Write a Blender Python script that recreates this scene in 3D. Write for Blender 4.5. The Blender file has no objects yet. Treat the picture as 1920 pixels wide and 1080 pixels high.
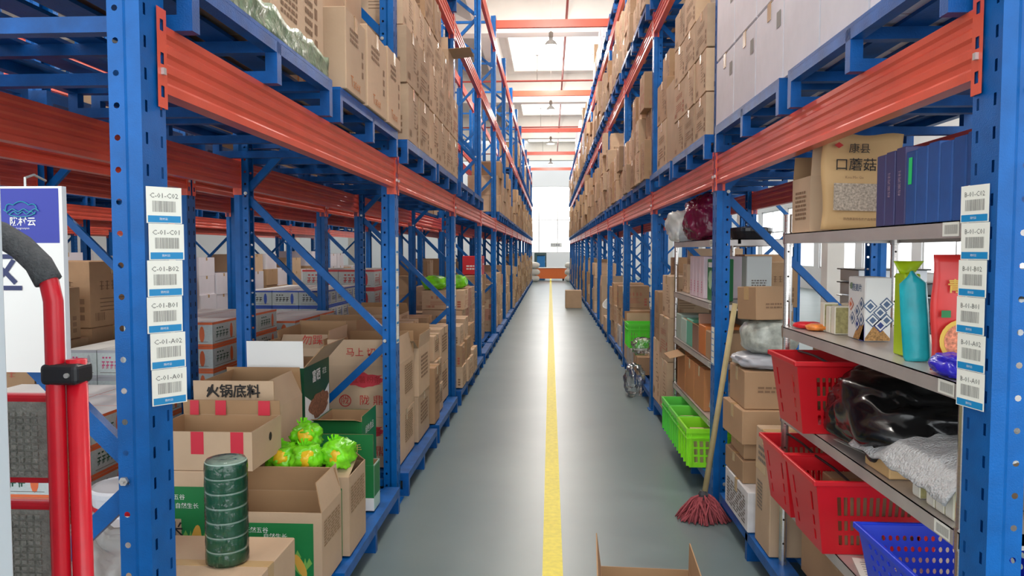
import bpy, bmesh, math, random
from mathutils import Vector, Matrix, noise
R = math.radians
PI = math.pi
rnd = random.Random(7)
SC = bpy.context.scene
COL = SC.collection
# ---------------------------------------------------------------- camera, world, lights, exposure
cd = bpy.data.cameras.new('camera'); cam = bpy.data.objects.new('camera', cd); COL.objects.link(cam)
cam.location = (0, 0, 1.57); cam.rotation_euler = (R(90 - 2.81), 0, R(2.97))
cd.sensor_width = 36; cd.lens = 1387 / 1920 * 36; cd.clip_end = 200; cd.clip_start = .05
SC.camera = cam
w = bpy.data.worlds.new('daylight'); SC.world = w; w.use_nodes = True
bg = w.node_tree.nodes['Background']; bg.inputs[0].default_value = (.93, .97, 1, 1); bg.inputs[1].default_value = 1.7
SC.view_settings.view_transform = 'Standard'; SC.view_settings.look = 'None'; SC.view_settings.gamma = 1
SC.view_settings.use_curve_mapping = False
SC.view_settings.exposure = 0.75
SC.cycles.max_bounces = 6; SC.cycles.diffuse_bounces = 4; SC.cycles.sample_clamp_indirect = 4
SKY_EMIT = 1.3; LAMP_W = 150
# ---------------------------------------------------------------- materials
MC = {}
def lin(c):
    return tuple((v / 255 / 12.92 if v / 255 <= .04045 else ((v / 255 + .055) / 1.055) ** 2.4) for v in c)
def mat(name, rgb, rough=.5, metal=0, var=0, nscale=8, namt=.0, bump=0, bscale=40, trans=0, emit=0, alpha=1, stretch=None, coat=0):
    if name in MC: return MC[name]
    m = bpy.data.materials.new(name); MC[name] = m; m.use_nodes = True
    nt = m.node_tree; N = nt.nodes; L = nt.links; b = N['Principled BSDF']
    c = lin(rgb) + (1,)
    b.inputs['Base Color'].default_value = c; b.inputs['Roughness'].default_value = rough; b.inputs['Metallic'].default_value = metal
    b.inputs['Transmission Weight'].default_value = trans; b.inputs['Alpha'].default_value = alpha
    b.inputs['Coat Weight'].default_value = coat
    if emit:
        b.inputs['Emission Color'].default_value = c; b.inputs['Emission Strength'].default_value = emit
    if namt or bump:
        tc = N.new('ShaderNodeTexCoord'); src = tc.outputs['Object']
        if stretch:
            mp = N.new('ShaderNodeMapping'); mp.inputs['Scale'].default_value = stretch; L.new(src, mp.inputs[0]); src = mp.outputs[0]
    last = None
    if namt:
        n = N.new('ShaderNodeTexNoise'); n.inputs['Scale'].default_value = nscale; n.inputs['Detail'].default_value = 4; L.new(src, n.inputs[0])
        mr = N.new('ShaderNodeMapRange'); mr.inputs[1].default_value = .3; mr.inputs[2].default_value = .7
        mr.inputs[3].default_value = 1 - namt; mr.inputs[4].default_value = 1 + namt; L.new(n.outputs[0], mr.inputs[0]); last = mr.outputs[0]
    if var:
        oi = N.new('ShaderNodeObjectInfo'); mr2 = N.new('ShaderNodeMapRange'); mr2.inputs[3].default_value = 1 - var; mr2.inputs[4].default_value = 1 + var
        L.new(oi.outputs['Random'], mr2.inputs[0])
        if last:
            mu = N.new('ShaderNodeMath'); mu.operation = 'MULTIPLY'; L.new(last, mu.inputs[0]); L.new(mr2.outputs[0], mu.inputs[1]); last = mu.outputs[0]
        else: last = mr2.outputs[0]
    if last:
        hs = N.new('ShaderNodeHueSaturation'); hs.inputs['Color'].default_value = c; L.new(last, hs.inputs['Value']); L.new(hs.outputs[0], b.inputs['Base Color'])
    if bump:
        n2 = N.new('ShaderNodeTexNoise'); n2.inputs['Scale'].default_value = bscale; n2.inputs['Detail'].default_value = 3; L.new(src, n2.inputs[0])
        bp = N.new('ShaderNodeBump'); bp.inputs['Strength'].default_value = bump; bp.inputs['Distance'].default_value = .01
        L.new(n2.outputs[0], bp.inputs['Height']); L.new(bp.outputs[0], b.inputs['Normal'])
    return m
BLUE = mat('blue_paint', (0, 92, 166), .38, 0, .06, 14, .12, .12, 300)
BLUE2 = mat('pallet_blue_paint', (4, 84, 156), .42, 0, .12, 9, .3, .15, 200)
ORG = mat('orange_paint', (226, 90, 66), .32, 0, .07, 5, .08, .05, 200)
CARD = mat('cardboard', (196, 168, 138), .8, 0, .17, 5, .06, .06, 60)
CARD2 = mat('kraft_cardboard_dark', (172, 138, 104), .8, 0, .16, 5, .06, .06, 60)
CARDIN = mat('cardboard_inside', (176, 140, 102), .85, 0, .08, 6, .05)
WBOX = mat('white_carton', (222, 220, 226), .6, 0, .05, 5, .03)
GREY = mat('grey_print', (120, 112, 104), .8)
BROWNINK = mat('brown_ink', (136, 106, 80), .8)
INK = mat('black_ink', (34, 30, 28), .7)
REDINK = mat('red_ink', (196, 48, 44), .7)
TAPE = mat('clear_brown_tape', (190, 158, 112), .22, 0, .05)
REDTAPE = mat('red_tape', (208, 38, 60), .4)
GREENB = mat('green_print', (22, 122, 62), .5, 0, .0, 6, .06)
DGREEN = mat('dark_green_print', (16, 78, 50), .45, 0, 0, 6, .1)
WHITE = mat('white_print', (236, 236, 232), .5)
PAPER = mat('white_paper', (240, 240, 228), .6, 0, 0, 6, .03)
CYAN = mat('cyan_band', (22, 138, 196), .45)
BARC = mat('barcode_grey', (150, 148, 142), .7)
YEL = mat('yellow_print', (232, 188, 60), .5, 0, 0, 20, .1)
CHROME = mat('polished_steel', (205, 200, 195), .2, .9, 0, 10, .05, .05, 20, stretch=(1, 1, 8))
SHELFM = mat('steel_shelf', (196, 188, 182), .35, .4, 0, 6, .08, .05, 20)
REDP = mat('red_plastic', (206, 22, 34), .35, 0, .04)
BLUP = mat('blue_plastic', (24, 62, 214), .35)
LIME = mat('lime_plastic', (96, 226, 60), .4, 0, .12)
REDM = mat('red_ladder_paint', (202, 20, 38), .3, 0, 0, 30, .05)
FOAM = mat('grey_foam', (84, 86, 88), .9, 0, 0, 60, .2, .6, 200)
BLK = mat('black_plastic', (24, 24, 28), .4)
BLKBAG = mat('black_bin_liner', (10, 10, 12), .2, 0, 0, 10, .0, .25, 14)
PAD = mat('grey_tread_pad', (140, 140, 132), .9, 0, 0, 60, .25, .5, 200)
FILM = mat('clear_film', (236, 240, 240), .12, 0, 0, 4, 0, .8, 22, 0, 0, .32)
def film_mat(name, base, tint=(1, 1, 1), bump=.6, sc=30):
    m = bpy.data.materials.new(name); m.use_nodes = True; N = m.node_tree.nodes; L = m.node_tree.links; N.remove(N['Principled BSDF']); out = N['Material Output']
    t = N.new('ShaderNodeBsdfTransparent'); t.inputs[0].default_value = tint + (1,); g = N.new('ShaderNodeBsdfGlossy'); g.inputs['Roughness'].default_value = .12
    mx = N.new('ShaderNodeMixShader'); fr = N.new('ShaderNodeFresnel'); fr.inputs[0].default_value = 1.45; ad = N.new('ShaderNodeMath'); ad.inputs[1].default_value = base
    tc = N.new('ShaderNodeTexCoord'); n = N.new('ShaderNodeTexNoise'); n.inputs['Scale'].default_value = sc; L.new(tc.outputs['Object'], n.inputs[0])
    bp = N.new('ShaderNodeBump'); bp.inputs['Strength'].default_value = bump; bp.inputs['Distance'].default_value = .02; L.new(n.outputs[0], bp.inputs['Height'])
    L.new(bp.outputs[0], g.inputs['Normal']); L.new(bp.outputs[0], fr.inputs['Normal']); L.new(fr.outputs[0], ad.inputs[0]); L.new(ad.outputs[0], mx.inputs[0])
    L.new(t.outputs[0], mx.inputs[1]); L.new(g.outputs[0], mx.inputs[2]); L.new(mx.outputs[0], out.inputs[0]); return m
FILMC = film_mat('roll_film', .02)
CLEARBAG = film_mat('clear_bag_film', .12, (.93, .95, .95), 1.0, 14)
for _m in (BLUE, BLUE2): _m.node_tree.nodes['Principled BSDF'].inputs['Specular IOR Level'].default_value = .3
FILMD = mat('milky_film', (214, 216, 212), .25, 0, 0, 4, 0, .9, 16, 0, 0, .6)
BUBBLE = mat('bubble_wrap', (196, 198, 198), .3, 0, 0, 30, .12, 1.0, 110)
BINDER = mat('blue_binder', (40, 88, 156), .5, 0, .12, 20, .08)
BINDER2 = mat('violet_binder', (66, 66, 112), .5, 0, .05)
MILK = mat('milk_carton_print', (196, 204, 200), .5, 0, .05, 14, .07)
OTRIM = mat('orange_carton_trim', (232, 112, 62), .5)
BTRIM = mat('blue_carton_trim', (56, 92, 186), .5)
PINK = mat('magenta_print', (206, 70, 120), .6)
CONC = mat('painted_concrete', (214, 210, 204), .8, 0, 0, 2, .04, .1, 10)
WALLM = mat('white_wall', (236, 238, 240), .7)
MOPR = mat('mop_yarn', (164, 78, 84), .95, 0, 0, 60, .25)
WOODH = mat('mop_handle_wood', (186, 168, 122), .6, 0, 0, 12, .15)
PIPE = mat('sprinkler_pipe_red', (170, 70, 60), .5)
ALU = mat('lamp_aluminium', (206, 206, 204), .35, .6)
BOLT = mat('zinc_bolt', (190, 190, 186), .35, .6)
DARK = mat('dark_void', (40, 34, 30), .9)
# ---------------------------------------------------------------- mesh builder
class MB:
    def __init__(s): s.v = []; s.f = []; s.m = []; s.mats = []
    def mi(s, m):
        if m not in s.mats: s.mats.append(m)
        return s.mats.index(m)
    def face(s, pts, m):
        b = len(s.v); s.v += [tuple(p) for p in pts]; s.f.append(tuple(range(b, b + len(pts)))); s.m.append(s.mi(m))
    def poly(s, vs, fs, m):
        b = len(s.v); s.v += [tuple(p) for p in vs]; k = s.mi(m)
        for f in fs: s.f.append(tuple(i + b for i in f)); s.m.append(k)
    def box(s, x0, x1, y0, y1, z0, z1, m, M=None):
        vs = [Vector((x, y, z)) for z in (z0, z1) for y in (y0, y1) for x in (x0, x1)]
        if M is not None: vs = [M @ v for v in vs]
        s.poly(vs, [(0, 2, 3, 1), (4, 5, 7, 6), (0, 1, 5, 4), (2, 6, 7, 3), (0, 4, 6, 2), (1, 3, 7, 5)], m)
    def bar(s, a, b, wx, wy, m, up=(0, 0, 1)):
        a = Vector(a); b = Vector(b); d = b - a; l = d.length; z = d.normalized(); u = Vector(up)
        if abs(z.dot(u)) > .95: u = Vector((1, 0, 0))
        x = u.cross(z).normalized(); y = z.cross(x)
        M = Matrix((x, y, z)).transposed().to_4x4(); M.translation = a
        s.box(-wx / 2, wx / 2, -wy / 2, wy / 2, 0, l, m, M)
    def tube(s, pts, r, m, n=10, cap=True):
        pts = [Vector(p) for p in pts]; rs = r if isinstance(r, (list, tuple)) else [r] * len(pts); vs = []
        px = None
        for i, p in enumerate(pts):
            d = (pts[min(i + 1, len(pts) - 1)] - pts[max(i - 1, 0)]).normalized()
            if px is None:
                u = Vector((0, 0, 1)) if abs(d.z) < .9 else Vector((1, 0, 0)); px = u.cross(d).normalized()
            else: px = (px - d * px.dot(d)).normalized()
            py = d.cross(px)
            for k in range(n): a = 2 * PI * k / n; vs.append(p + (px * math.cos(a) + py * math.sin(a)) * rs[i])
        fs = [(i * n + k, i * n + (k + 1) % n, (i + 1) * n + (k + 1) % n, (i + 1) * n + k) for i in range(len(pts) - 1) for k in range(n)]
        if cap: fs += [tuple(range(n))[::-1], tuple((len(pts) - 1) * n + k for k in range(n))]
        s.poly(vs, fs, m)
    def lathe(s, prof, m, n=24, c=(0, 0, 0), close=True):
        vs = [(c[0] + r * math.cos(2 * PI * k / n), c[1] + r * math.sin(2 * PI * k / n), c[2] + z) for r, z in prof for k in range(n)]
        fs = [(i * n + k, i * n + (k + 1) % n, (i + 1) * n + (k + 1) % n, (i + 1) * n + k) for i in range(len(prof) - 1) for k in range(n)]
        if close: fs += [tuple(range(n))[::-1], tuple((len(prof) - 1) * n + k for k in range(n))]
        s.poly(vs, fs, m)
    def prism(s, poly, fn, m, cap=True):   # poly 2D list, fn(u,v,t) -> point, t in 0/1
        n = len(poly); vs = [fn(u, v, 0) for u, v in poly] + [fn(u, v, 1) for u, v in poly]
        fs = [(k, (k + 1) % n, n + (k + 1) % n, n + k) for k in range(n)]
        if cap: fs += [tuple(range(n))[::-1], tuple(range(n, 2 * n))]
        s.poly(vs, fs, m)
    def cellhole(s, fn, u0, u1, v0, v1, hw, hh, m, rnd_=True):   # a rectangular cell with a hole, fn(u,v) -> point
        uc, vc = (u0 + u1) / 2, (v0 + v1) / 2
        o = [(u1, vc), (u1, v1), (uc, v1), (u0, v1), (u0, vc), (u0, v0), (uc, v0), (u1, v0)]
        k = .7071 if rnd_ else .98
        h = [(uc + hw, vc), (uc + hw * k, vc + hh * k), (uc, vc + hh), (uc - hw * k, vc + hh * k), (uc - hw, vc), (uc - hw * k, vc - hh * k), (uc, vc - hh), (uc + hw * k, vc - hh * k)]
        s.poly([fn(*p) for p in o + h], [(i, (i + 1) % 8, 8 + (i + 1) % 8, 8 + i) for i in range(8)], m)
    def mesh(s, name='mesh', smooth=False):
        me = bpy.data.meshes.new(name); me.from_pydata(s.v, [], s.f)
        for m in s.mats: me.materials.append(m)
        me.polygons.foreach_set('material_index', s.m)
        if smooth: me.polygons.foreach_set('use_smooth', [True] * len(s.f))
        me.update(); return me
    def obj(s, name, parent=None, loc=None, smooth=False): return mk(name, s.mesh(name, smooth), parent, loc)
KIDS = {}
def mk(name, me, parent=None, loc=None, rot=None):
    o = bpy.data.objects.new(name, me); COL.objects.link(o)
    if parent: o.parent = parent; KIDS.setdefault(parent.name, []).append(o)
    if loc is not None: o.location = loc
    if rot is not None: o.rotation_euler = rot
    return o
def tag(o, label=None, cat=None, group=None, kind=None):
    if label: o['label'] = label
    if cat: o['category'] = cat
    if group: o['group'] = group
    if kind: o['kind'] = kind
    return o
def thing(name, label, cat, loc=(0, 0, 0), rz=0, group=None): return tag(mk(name, None, None, loc, (0, 0, rz)), label, cat, group)
def struct(name, mb): return tag(mb.obj(name), None, None, None, 'structure')
def copy_tree(o, parent=None):
    c = o.copy(); COL.objects.link(c)
    if parent: c.parent = parent; KIDS.setdefault(parent.name, []).append(c)
    for ch in KIDS.get(o.name, []): copy_tree(ch, c)
    return c
def bevel(o, w=.004, seg=2):
    m = o.modifiers.new('b', 'BEVEL'); m.width = w; m.segments = seg; m.limit_method = 'ANGLE'; return o
def solid(o, t=.003):
    m = o.modifiers.new('s', 'SOLIDIFY'); m.thickness = t; m.offset = 0; return o
TX = {}
def text(s, size, m, parent, loc, face='front', name='printed_text', sx=1, bold=0, tilt=0):
    key = (s, bold, m.name)
    if key not in TX:
        c = bpy.data.curves.new('t', 'FONT'); c.body = s; c.size = 1; c.align_x = 'CENTER'; c.align_y = 'CENTER'; c.resolution_u = 1; c.offset = bold
        t = bpy.data.objects.new('t', c); COL.objects.link(t)
        dg = bpy.context.evaluated_depsgraph_get()
        me = bpy.data.meshes.new_from_object(t.evaluated_get(dg)); bpy.data.objects.remove(t); me.materials.clear(); me.materials.append(m); TX[key] = me
    rz = {'front': 0, 'px': 90, 'nx': -90, 'up': 0}[face]
    o = mk(name, TX[key], parent, loc, (0 if face == 'up' else R(90), R(tilt), R(rz))); o.scale = (size * sx, size, size); return o
def off(face, w, d, h, u, v, e=.0015):   # u,v in -.5..5 / 0..1 on a face of a box based at origin
    return {'front': (u * w, -d / 2 - e, v * h), 'px': (w / 2 + e, u * d, v * h), 'nx': (-w / 2 - e, -u * d, v * h)}[face]
def patch(face, w, d, h, u0, u1, v0, v1, m, parent, name='printed_panel', e=.001, shape=None):
    """flat printed patch on a face of a box"""
    b = MB()
    P = shape or [(0, 0), (1, 0), (1, 1), (0, 1)]
    b.face([off(face, w, d, h, u0 + (u1 - u0) * a, v0 + (v1 - v0) * c, e) for a, c in P], m)
    return b.obj(name, parent)
# ---------------------------------------------------------------- floor, ceiling, walls
XL, XR, Y0, BAY = -.95, .995, 1.80, 2.8       # faces of the two racks, far edge of the first upright, bay length
def floor_material():
    m = bpy.data.materials.new('epoxy_floor'); m.use_nodes = True; N = m.node_tree.nodes; L = m.node_tree.links; b = N['Principled BSDF']
    tc = N.new('ShaderNodeTexCoord')
    n1 = N.new('ShaderNodeTexNoise'); n1.inputs['Scale'].default_value = 1.3; n1.inputs['Detail'].default_value = 6
    n2 = N.new('ShaderNodeTexNoise'); n2.inputs['Scale'].default_value = 16; n2.inputs['Detail'].default_value = 5
    for n in (n1, n2): L.new(tc.outputs['Object'], n.inputs[0])
    r = N.new('ShaderNodeValToRGB'); r.color_ramp.elements[0].position = .35; r.color_ramp.elements[1].position = .7
    r.color_ramp.elements[0].color = lin((108, 125, 126)) + (1,); r.color_ramp.elements[1].color = lin((118, 134, 134)) + (1,)
    L.new(n1.outputs[0], r.inputs[0]); L.new(r.outputs[0], b.inputs['Base Color'])
    mr = N.new('ShaderNodeMapRange'); mr.inputs[1].default_value = .3; mr.inputs[2].default_value = .7; mr.inputs[3].default_value = .27; mr.inputs[4].default_value = .32
    b.inputs['Roughness'].default_value = .34
    bp = N.new('ShaderNodeBump'); bp.inputs['Strength'].default_value = .02; bp.inputs['Distance'].default_value = .02
    b.inputs['Specular IOR Level'].default_value = .5
    return m
FLOORM = floor_material()
b = MB(); b.box(-16, 12, -6, 62, -.2, 0, FLOORM); struct('floor', b)
b = MB(); b.box(-.035, .065, 1.0, 43, .0005, .003, mat('floor_line_yellow', (238, 222, 66), .5, 0, 0, 30, .1)); o = struct('trim_1', b)
o['label'] = 'yellow painted line down the middle of the aisle floor'
CZ = 7.9; LY = [1.7 + 8.4 * k for k in range(6)]
b = MB()
SKX = [(-7.2, -4.6), (-1.3, 1.75), (4.4, 6.4)]
xs = [-16] + [v for p in SKX for v in p] + [12]
for i in range(0, len(xs), 2): b.box(xs[i], xs[i + 1], -6, 42.6, CZ, CZ + .2, CONC)
for p in SKX:
    for y0, y1 in [(-6, LY[0] + 1)] + [(LY[k] - .6, LY[k] + 1.0) for k in range(1, 6)]: b.box(p[0], p[1], y0, y1, CZ, CZ + .2, CONC)
struct('ceiling', b)
SKM = mat('frosted_skylight', (255, 250, 240), .5, 0, 0, emit=SKY_EMIT)
n = 0
for p in SKX:
    for k in range(5):
        b = MB(); y0, y1 = LY[k] + 1.0, LY[k + 1] - .6
        b.box(p[0], p[1], y0, y1, CZ + .05, CZ + .07, SKM)
        n += 1; o = struct('window_%d' % n, b)
        f = MB()
        for x in (p[0], p[1]): f.box(x - .03, x + .03, y0, y1, CZ - .04, CZ + .05, CONC)
        f.obj('window_frame', o)
for k, y in enumerate(LY):
    b = MB(); b.box(-16, 12, y - .2, y + .2, CZ - 1.0, CZ, CONC); o = struct('ceiling_beam', b)
for x in (-9.5, -1.75, 6.9):
    b = MB(); b.box(x - .15, x + .2, -6, 42.5, CZ - .75, CZ, CONC); struct('ceiling_beam', b)
for k, y in enumerate(LY):
    for x in (-9.5, 6.9):
        b = MB(); b.box(x - .2, x + .2, y - .2, y + .2, 0, CZ - .75, CONC); struct('column', b)
# far wall with a tall bright gate, side wall with a window band
b = MB()
for x0, x1, z0, z1 in [(-16, -3.2, 0, 9), (-3.2, -1.9, 0, 9), (1.6, 12, 0, 9), (-1.9, 1.6, 5.6, 9)]: b.box(x0, x1, 46, 46.3, z0, z1, WALLM)
b.box(-1.9, -1.0, 46, 46.3, 0, 1.5, WALLM); b.box(-.25, 1.6, 46, 46.3, 0, 1.5, WALLM)
o = struct('wall_far', b)
b = MB(); b.box(-1.0, -.25, 46.1, 46.15, 0, 1.5, mat('dark_green_door', (58, 84, 84), .5)); o = struct('door_1', b); b = MB(); b.box(-.36, -.32, 46.05, 46.1, .9, 1.0, ALU); b.obj('door_handle', o)
b = MB()
for x in (-1.9, -.75, .4, 1.54): b.box(x, x + .06, 46.1, 46.16, 1.5, 5.6, ALU)
for z in (1.5, 3.5, 5.54): b.box(-1.9, 1.6, 46.09, 46.15, z, z + .05, ALU)
tag(b.obj('window_40'), kind='structure')
b = MB(); b.box(.0, .7, 45.9, 45.95, 1.85, 2.12, WHITE); o = tag(b.obj('gate_sign'), 'small white sign with dark lettering at the bright end of the aisle', 'sign'); b = MB(); [b.box(x, x + .02, 45.92, 46.1, 1.95, 1.97, ALU) for x in (-.1, .68)]; b.obj('bracket', o)
text('安全通道', .14, mat('dark_sign_ink', (60, 60, 90), .6), o, (.3, 45.89, 1.98), name='lettering')
b = MB(); b.box(-16.3, -16, -6, 46, 0, 9, WALLM); struct('wall_left', b)
b = MB()
WY = [(-2 + 4.2 * k, 1.6 + 4.2 * k) for k in range(11)]
b.box(11, 11.3, -6, 46, 0, .9, WALLM); b.box(11, 11.3, -6, 46, 3.6, 9, WALLM)
pv = -6
for y0, y1 in WY: b.box(11, 11.3, pv, y0, .9, 3.6, WALLM); pv = y1
b.box(11, 11.3, pv, 46, .9, 3.6, WALLM); struct('wall_right', b)
for k, (y0, y1) in enumerate(WY):
    b = MB(); n += 1
    for y in (y0, (y0 + y1) / 2 - .03, y1 - .06): b.box(11.05, 11.12, y, y + .06, .9, 3.6, ALU)
    for z in (.9, 2.5, 3.54): b.box(11.05, 11.12, y0, y1, z, z + .06, ALU)
    struct('window_%d' % n, b)
# ---------------------------------------------------------------- upright frames
def post_mesh(H, lod):
    b = MB(); P = .075; nz = int(H / P); H = nz * P      # local: front face at x=0, looking along -x ; body goes to x=+.085 ; y -.055..+.055
    prof = [(0, .022), (0, .055), (.033, .055), (.045, .043), (.085, .043)]
    if lod:
        for k in range(nz):
            z0, z1 = k * P, k * P + P
            for s in (-1, 1):
                b.cellhole(lambda u, v: (0, s * u, v), .012, .055, z0, z1, .005, .014, BLUE, False)
                b.face([(0, s * 0, z0), (0, s * .012, z0), (0, s * .012, z1), (0, 0, z1)], BLUE)
                b.cellhole(lambda u, v: (u, s * .043, v), .047, .085, z0, z1, .0075, .0075, BLUE)
        for s in (-1, 1):
            for (xa, ya), (xb, yb) in [((0, .055), (.033, .055)), ((.033, .055), (.047, .043)), ((.085, .043), (.085, .026))]:
                b.face([(xa, s * ya, 0), (xb, s * yb, 0), (xb, s * yb, H), (xa, s * ya, H)], BLUE)
    else:
        pl = prof[1:]
        for s in (-1, 1):
            for (xa, ya), (xb, yb) in zip(pl[:-1], pl[1:]): b.face([(xa, s * ya, 0), (xb, s * yb, 0), (xb, s * yb, H), (xa, s * ya, H)], BLUE)
        b.face([(0, -.055, 0), (0, .055, 0), (0, .055, H), (0, -.055, H)], BLUE)
        for s in (-1, 1):
            for k in range(nz): b.box(-.0006, 0, s * .032 - .005, s * .032 + .005, k * P + .024, k * P + .052, DARK)
    return b.mesh('post')
FH = 5.625
PM = {1: post_mesh(FH, 1), 0: post_mesh(FH, 0)}
b = MB(); b.box(-.02, .12, -.07, .07, 0, .008, BLUE); PLATE = b.mesh('plate')
ORD = ['first', 'second', 'third', 'fourth', 'fifth', 'sixth', 'seventh', 'eighth', 'ninth', 'tenth', 'eleventh', 'twelfth', 'thirteenth', 'fourteenth', 'fifteenth']
BR = {}
def brace_mesh(dx, dz):
    k = (round(dx, 3), round(dz, 3))
    if k not in BR:
        b = MB(); b.bar((0, 0, 0), (dx, 0, dz), .042, .004, BLUE, (0, 1, 0)) if False else None
        L_ = math.hypot(dx, dz); a = Vector((0, 0, 0)); e = Vector((dx, 0, dz)); z = e.normalized(); x = Vector((0, 1, 0)).cross(z).normalized()
        M = Matrix((x, Vector((0, 1, 0)), z)).transposed().to_4x4()
        b.box(-.022, .022, -.012, -.009, 0, L_, BLUE, M); b.box(-.022, -.019, -.009, .014, 0, L_, BLUE, M); b.box(.019, .022, -.009, .014, 0, L_, BLUE, M)
        BR[k] = b.mesh('brace')
    return BR[k]
b = MB(); b.lathe([(.011, 0), (.011, .008), (.004, .008), (.004, .014)], BOLT, 6); BOLTM = b.mesh('bolt')
def frame(face, sgn, y, lod, label, group=None, flip=0, H=FH):
    """sgn=-1: the front looks to +x (rack on the C side); y = far edge of the upright"""
    root = thing('rack_upright_frame', label, 'rack frame', (face, y - .055, 0), 0, group)
    D = 1.0
    p1 = mk('post', PM[lod], root, (0, 0, 0), (0, 0, 0 if sgn > 0 else PI))
    p2 = mk('post', PM[lod], root, (sgn * D, 0, 0), (0, 0, PI if sgn > 0 else 0))
    mk('base_plate', PLATE, root, (0, 0, 0), (0, 0, 0 if sgn > 0 else PI)); mk('base_plate', PLATE, root, (sgn * D, 0, 0), (0, 0, PI if sgn > 0 else 0))
    xa, xb = .07, D - .07
    zs = [.15, 1.02, 1.93, 2.86, 3.8, 4.74, 5.5]; side = flip
    for z0, z1 in zip(zs[:-1], zs[1:]):
        x0, x1 = (xa, xb) if side == 0 else (xb, xa)
        mk('brace', brace_mesh(sgn * (x1 - x0), z1 - z0 - .06), root, (sgn * x0, 0, z0 + .03)); side = 1 - side
    for z in (.12, 5.53): mk('brace', brace_mesh(sgn * (xb - xa), 0), root, (sgn * xa, 0, z))
    if lod:
        sd = flip
        for z in zs: mk('bolt', BOLTM, root, (sgn * (xa if sd == 0 else xb), -.043, z), (R(90), 0, 0)); sd = 1 - sd
    return root
# ---------------------------------------------------------------- beams
BH = .165
def beam_mesh(L_):
    pr = [(0, 0), (0, .022), (.007, .030), (.007, .044), (0, .052), (0, .070), (.007, .078), (.007, .092), (0, .100), (0, .118), (.007, .126), (.007, .138), (0, .146), (0, BH), (.048, BH)]; pr += [(.048 - a, z) for a, z in pr[::-1][2:]]
    b = MB(); b.prism(pr, lambda u, v, t: (u, t * L_, v), ORG); return b.mesh('beam')
BLEN = BAY - .11
BM = beam_mesh(BLEN)
def conn_mesh():
    b = MB(); z0, z1 = -.04, BH + .035; P = (z1 - z0) / 3
    for k in range(3): b.cellhole(lambda u, v: (-.004, u, v), -.045, 0, z0 + k * P, z0 + k * P + P, .008, .014, ORG, False)
    b.box(-.004, .05, -.003, .0, z0, z1, ORG); b.box(-.012, -.004, -.03, -.018, z0 + P, z0 + P + .016, ALU)
    return b.mesh('connector')
CM = conn_mesh()
cm2 = CM.copy()
for v in cm2.vertices: v.co.y = -v.co.y
cm2.flip_normals()
def beam(face, sgn, ynear, z, label, group=None):
    r = thing('rack_beam', label, 'rack beam', (face - sgn * .002, ynear, z), 0, group)
    bo = mk('beam_bar', BM, r); ca = mk('connector', CM, r); cb = mk('connector', cm2, r, (0, BLEN, 0))
    r['kind'] = 'thing'
    if sgn < 0:
        for o in (bo, ca, cb): o.rotation_euler.z = 0; o.scale.x = -1
    return r
LEV = {'C': [1.96, 3.69, 5.05], 'B': [1.975, 3.68, 5.05]}
LN = ['lowest', 'middle', 'top']
def rack(side, face, sgn, nb, levels, lod_n, name, back, flip=0, i0=0):
    for i in range(i0, nb + 1):
        frame(face, sgn, Y0 + .02 * (sgn > 0) + BAY * i, 1 if i < lod_n else 0, 'blue perforated upright frame %s of the %s' % (ORD[i], name), 'upright frames of the %s' % name, flip)
    for i in range(i0, nb):
        y = Y0 + .02 * (sgn > 0) + BAY * i
        for l in levels:
            beam(face, sgn, y, LEV[side][l], 'orange %s front beam in the %s bay of the %s' % (LN[l], ORD[i], name), 'beams of the %s' % name)
            r = beam(face + sgn * 1.0, -sgn, y, LEV[side][l], 'orange %s rear beam in the %s bay of the %s' % (LN[l], ORD[i], name), 'beams of the %s' % name)
rack('C', XL, -1, 13, (0, 1, 2), 5, 'C rack', 1, 1)
rack('B', XR, 1, 13, (0, 1, 2), 5, 'B rack', 1, 0)
rack('C', -2.25, -1, 8, (0, 1), 0, 'rack behind the C rack', 1, 1)
rack('C', -5.6, -1, 7, (0, 1), 0, 'rack across the next aisle', 1, 0)
rack('C', -6.9, -1, 7, (0, 1), 0, 'fourth rack counted beyond the aisle', 1, 1)
rack('C', -10.4, -1, 6, (0, 1), 0, 'outermost rack before the wall', 1, 0)
rack('B', 2.35, 1, 13, (1,), 0, 'rack behind the B rack', 1, 1, 3)
# ties over the aisle
b = MB(); b.box(0, XR - XL - .02, -.03, .03, 0, .13, ORG); TIE = b.mesh('tie')
b = MB(); b.box(-.005, 0, -.05, .05, -.04, .16, ORG); TIEC = b.mesh('tie_plate')
for k, i in enumerate(range(0, 14, 2)):
    r = thing('aisle_tie_beam', 'orange tie beam across the top of the aisle at the %s upright' % ORD[i], 'tie beam', (XL + .01, Y0 + BAY * i - .055, 5.42), 0, 'tie beams over the aisle')
    mk('beam_bar', TIE, r); mk('end_plate', TIEC, r); mk('end_plate', TIEC, r, (XR - XL - .015, 0, 0))
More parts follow.
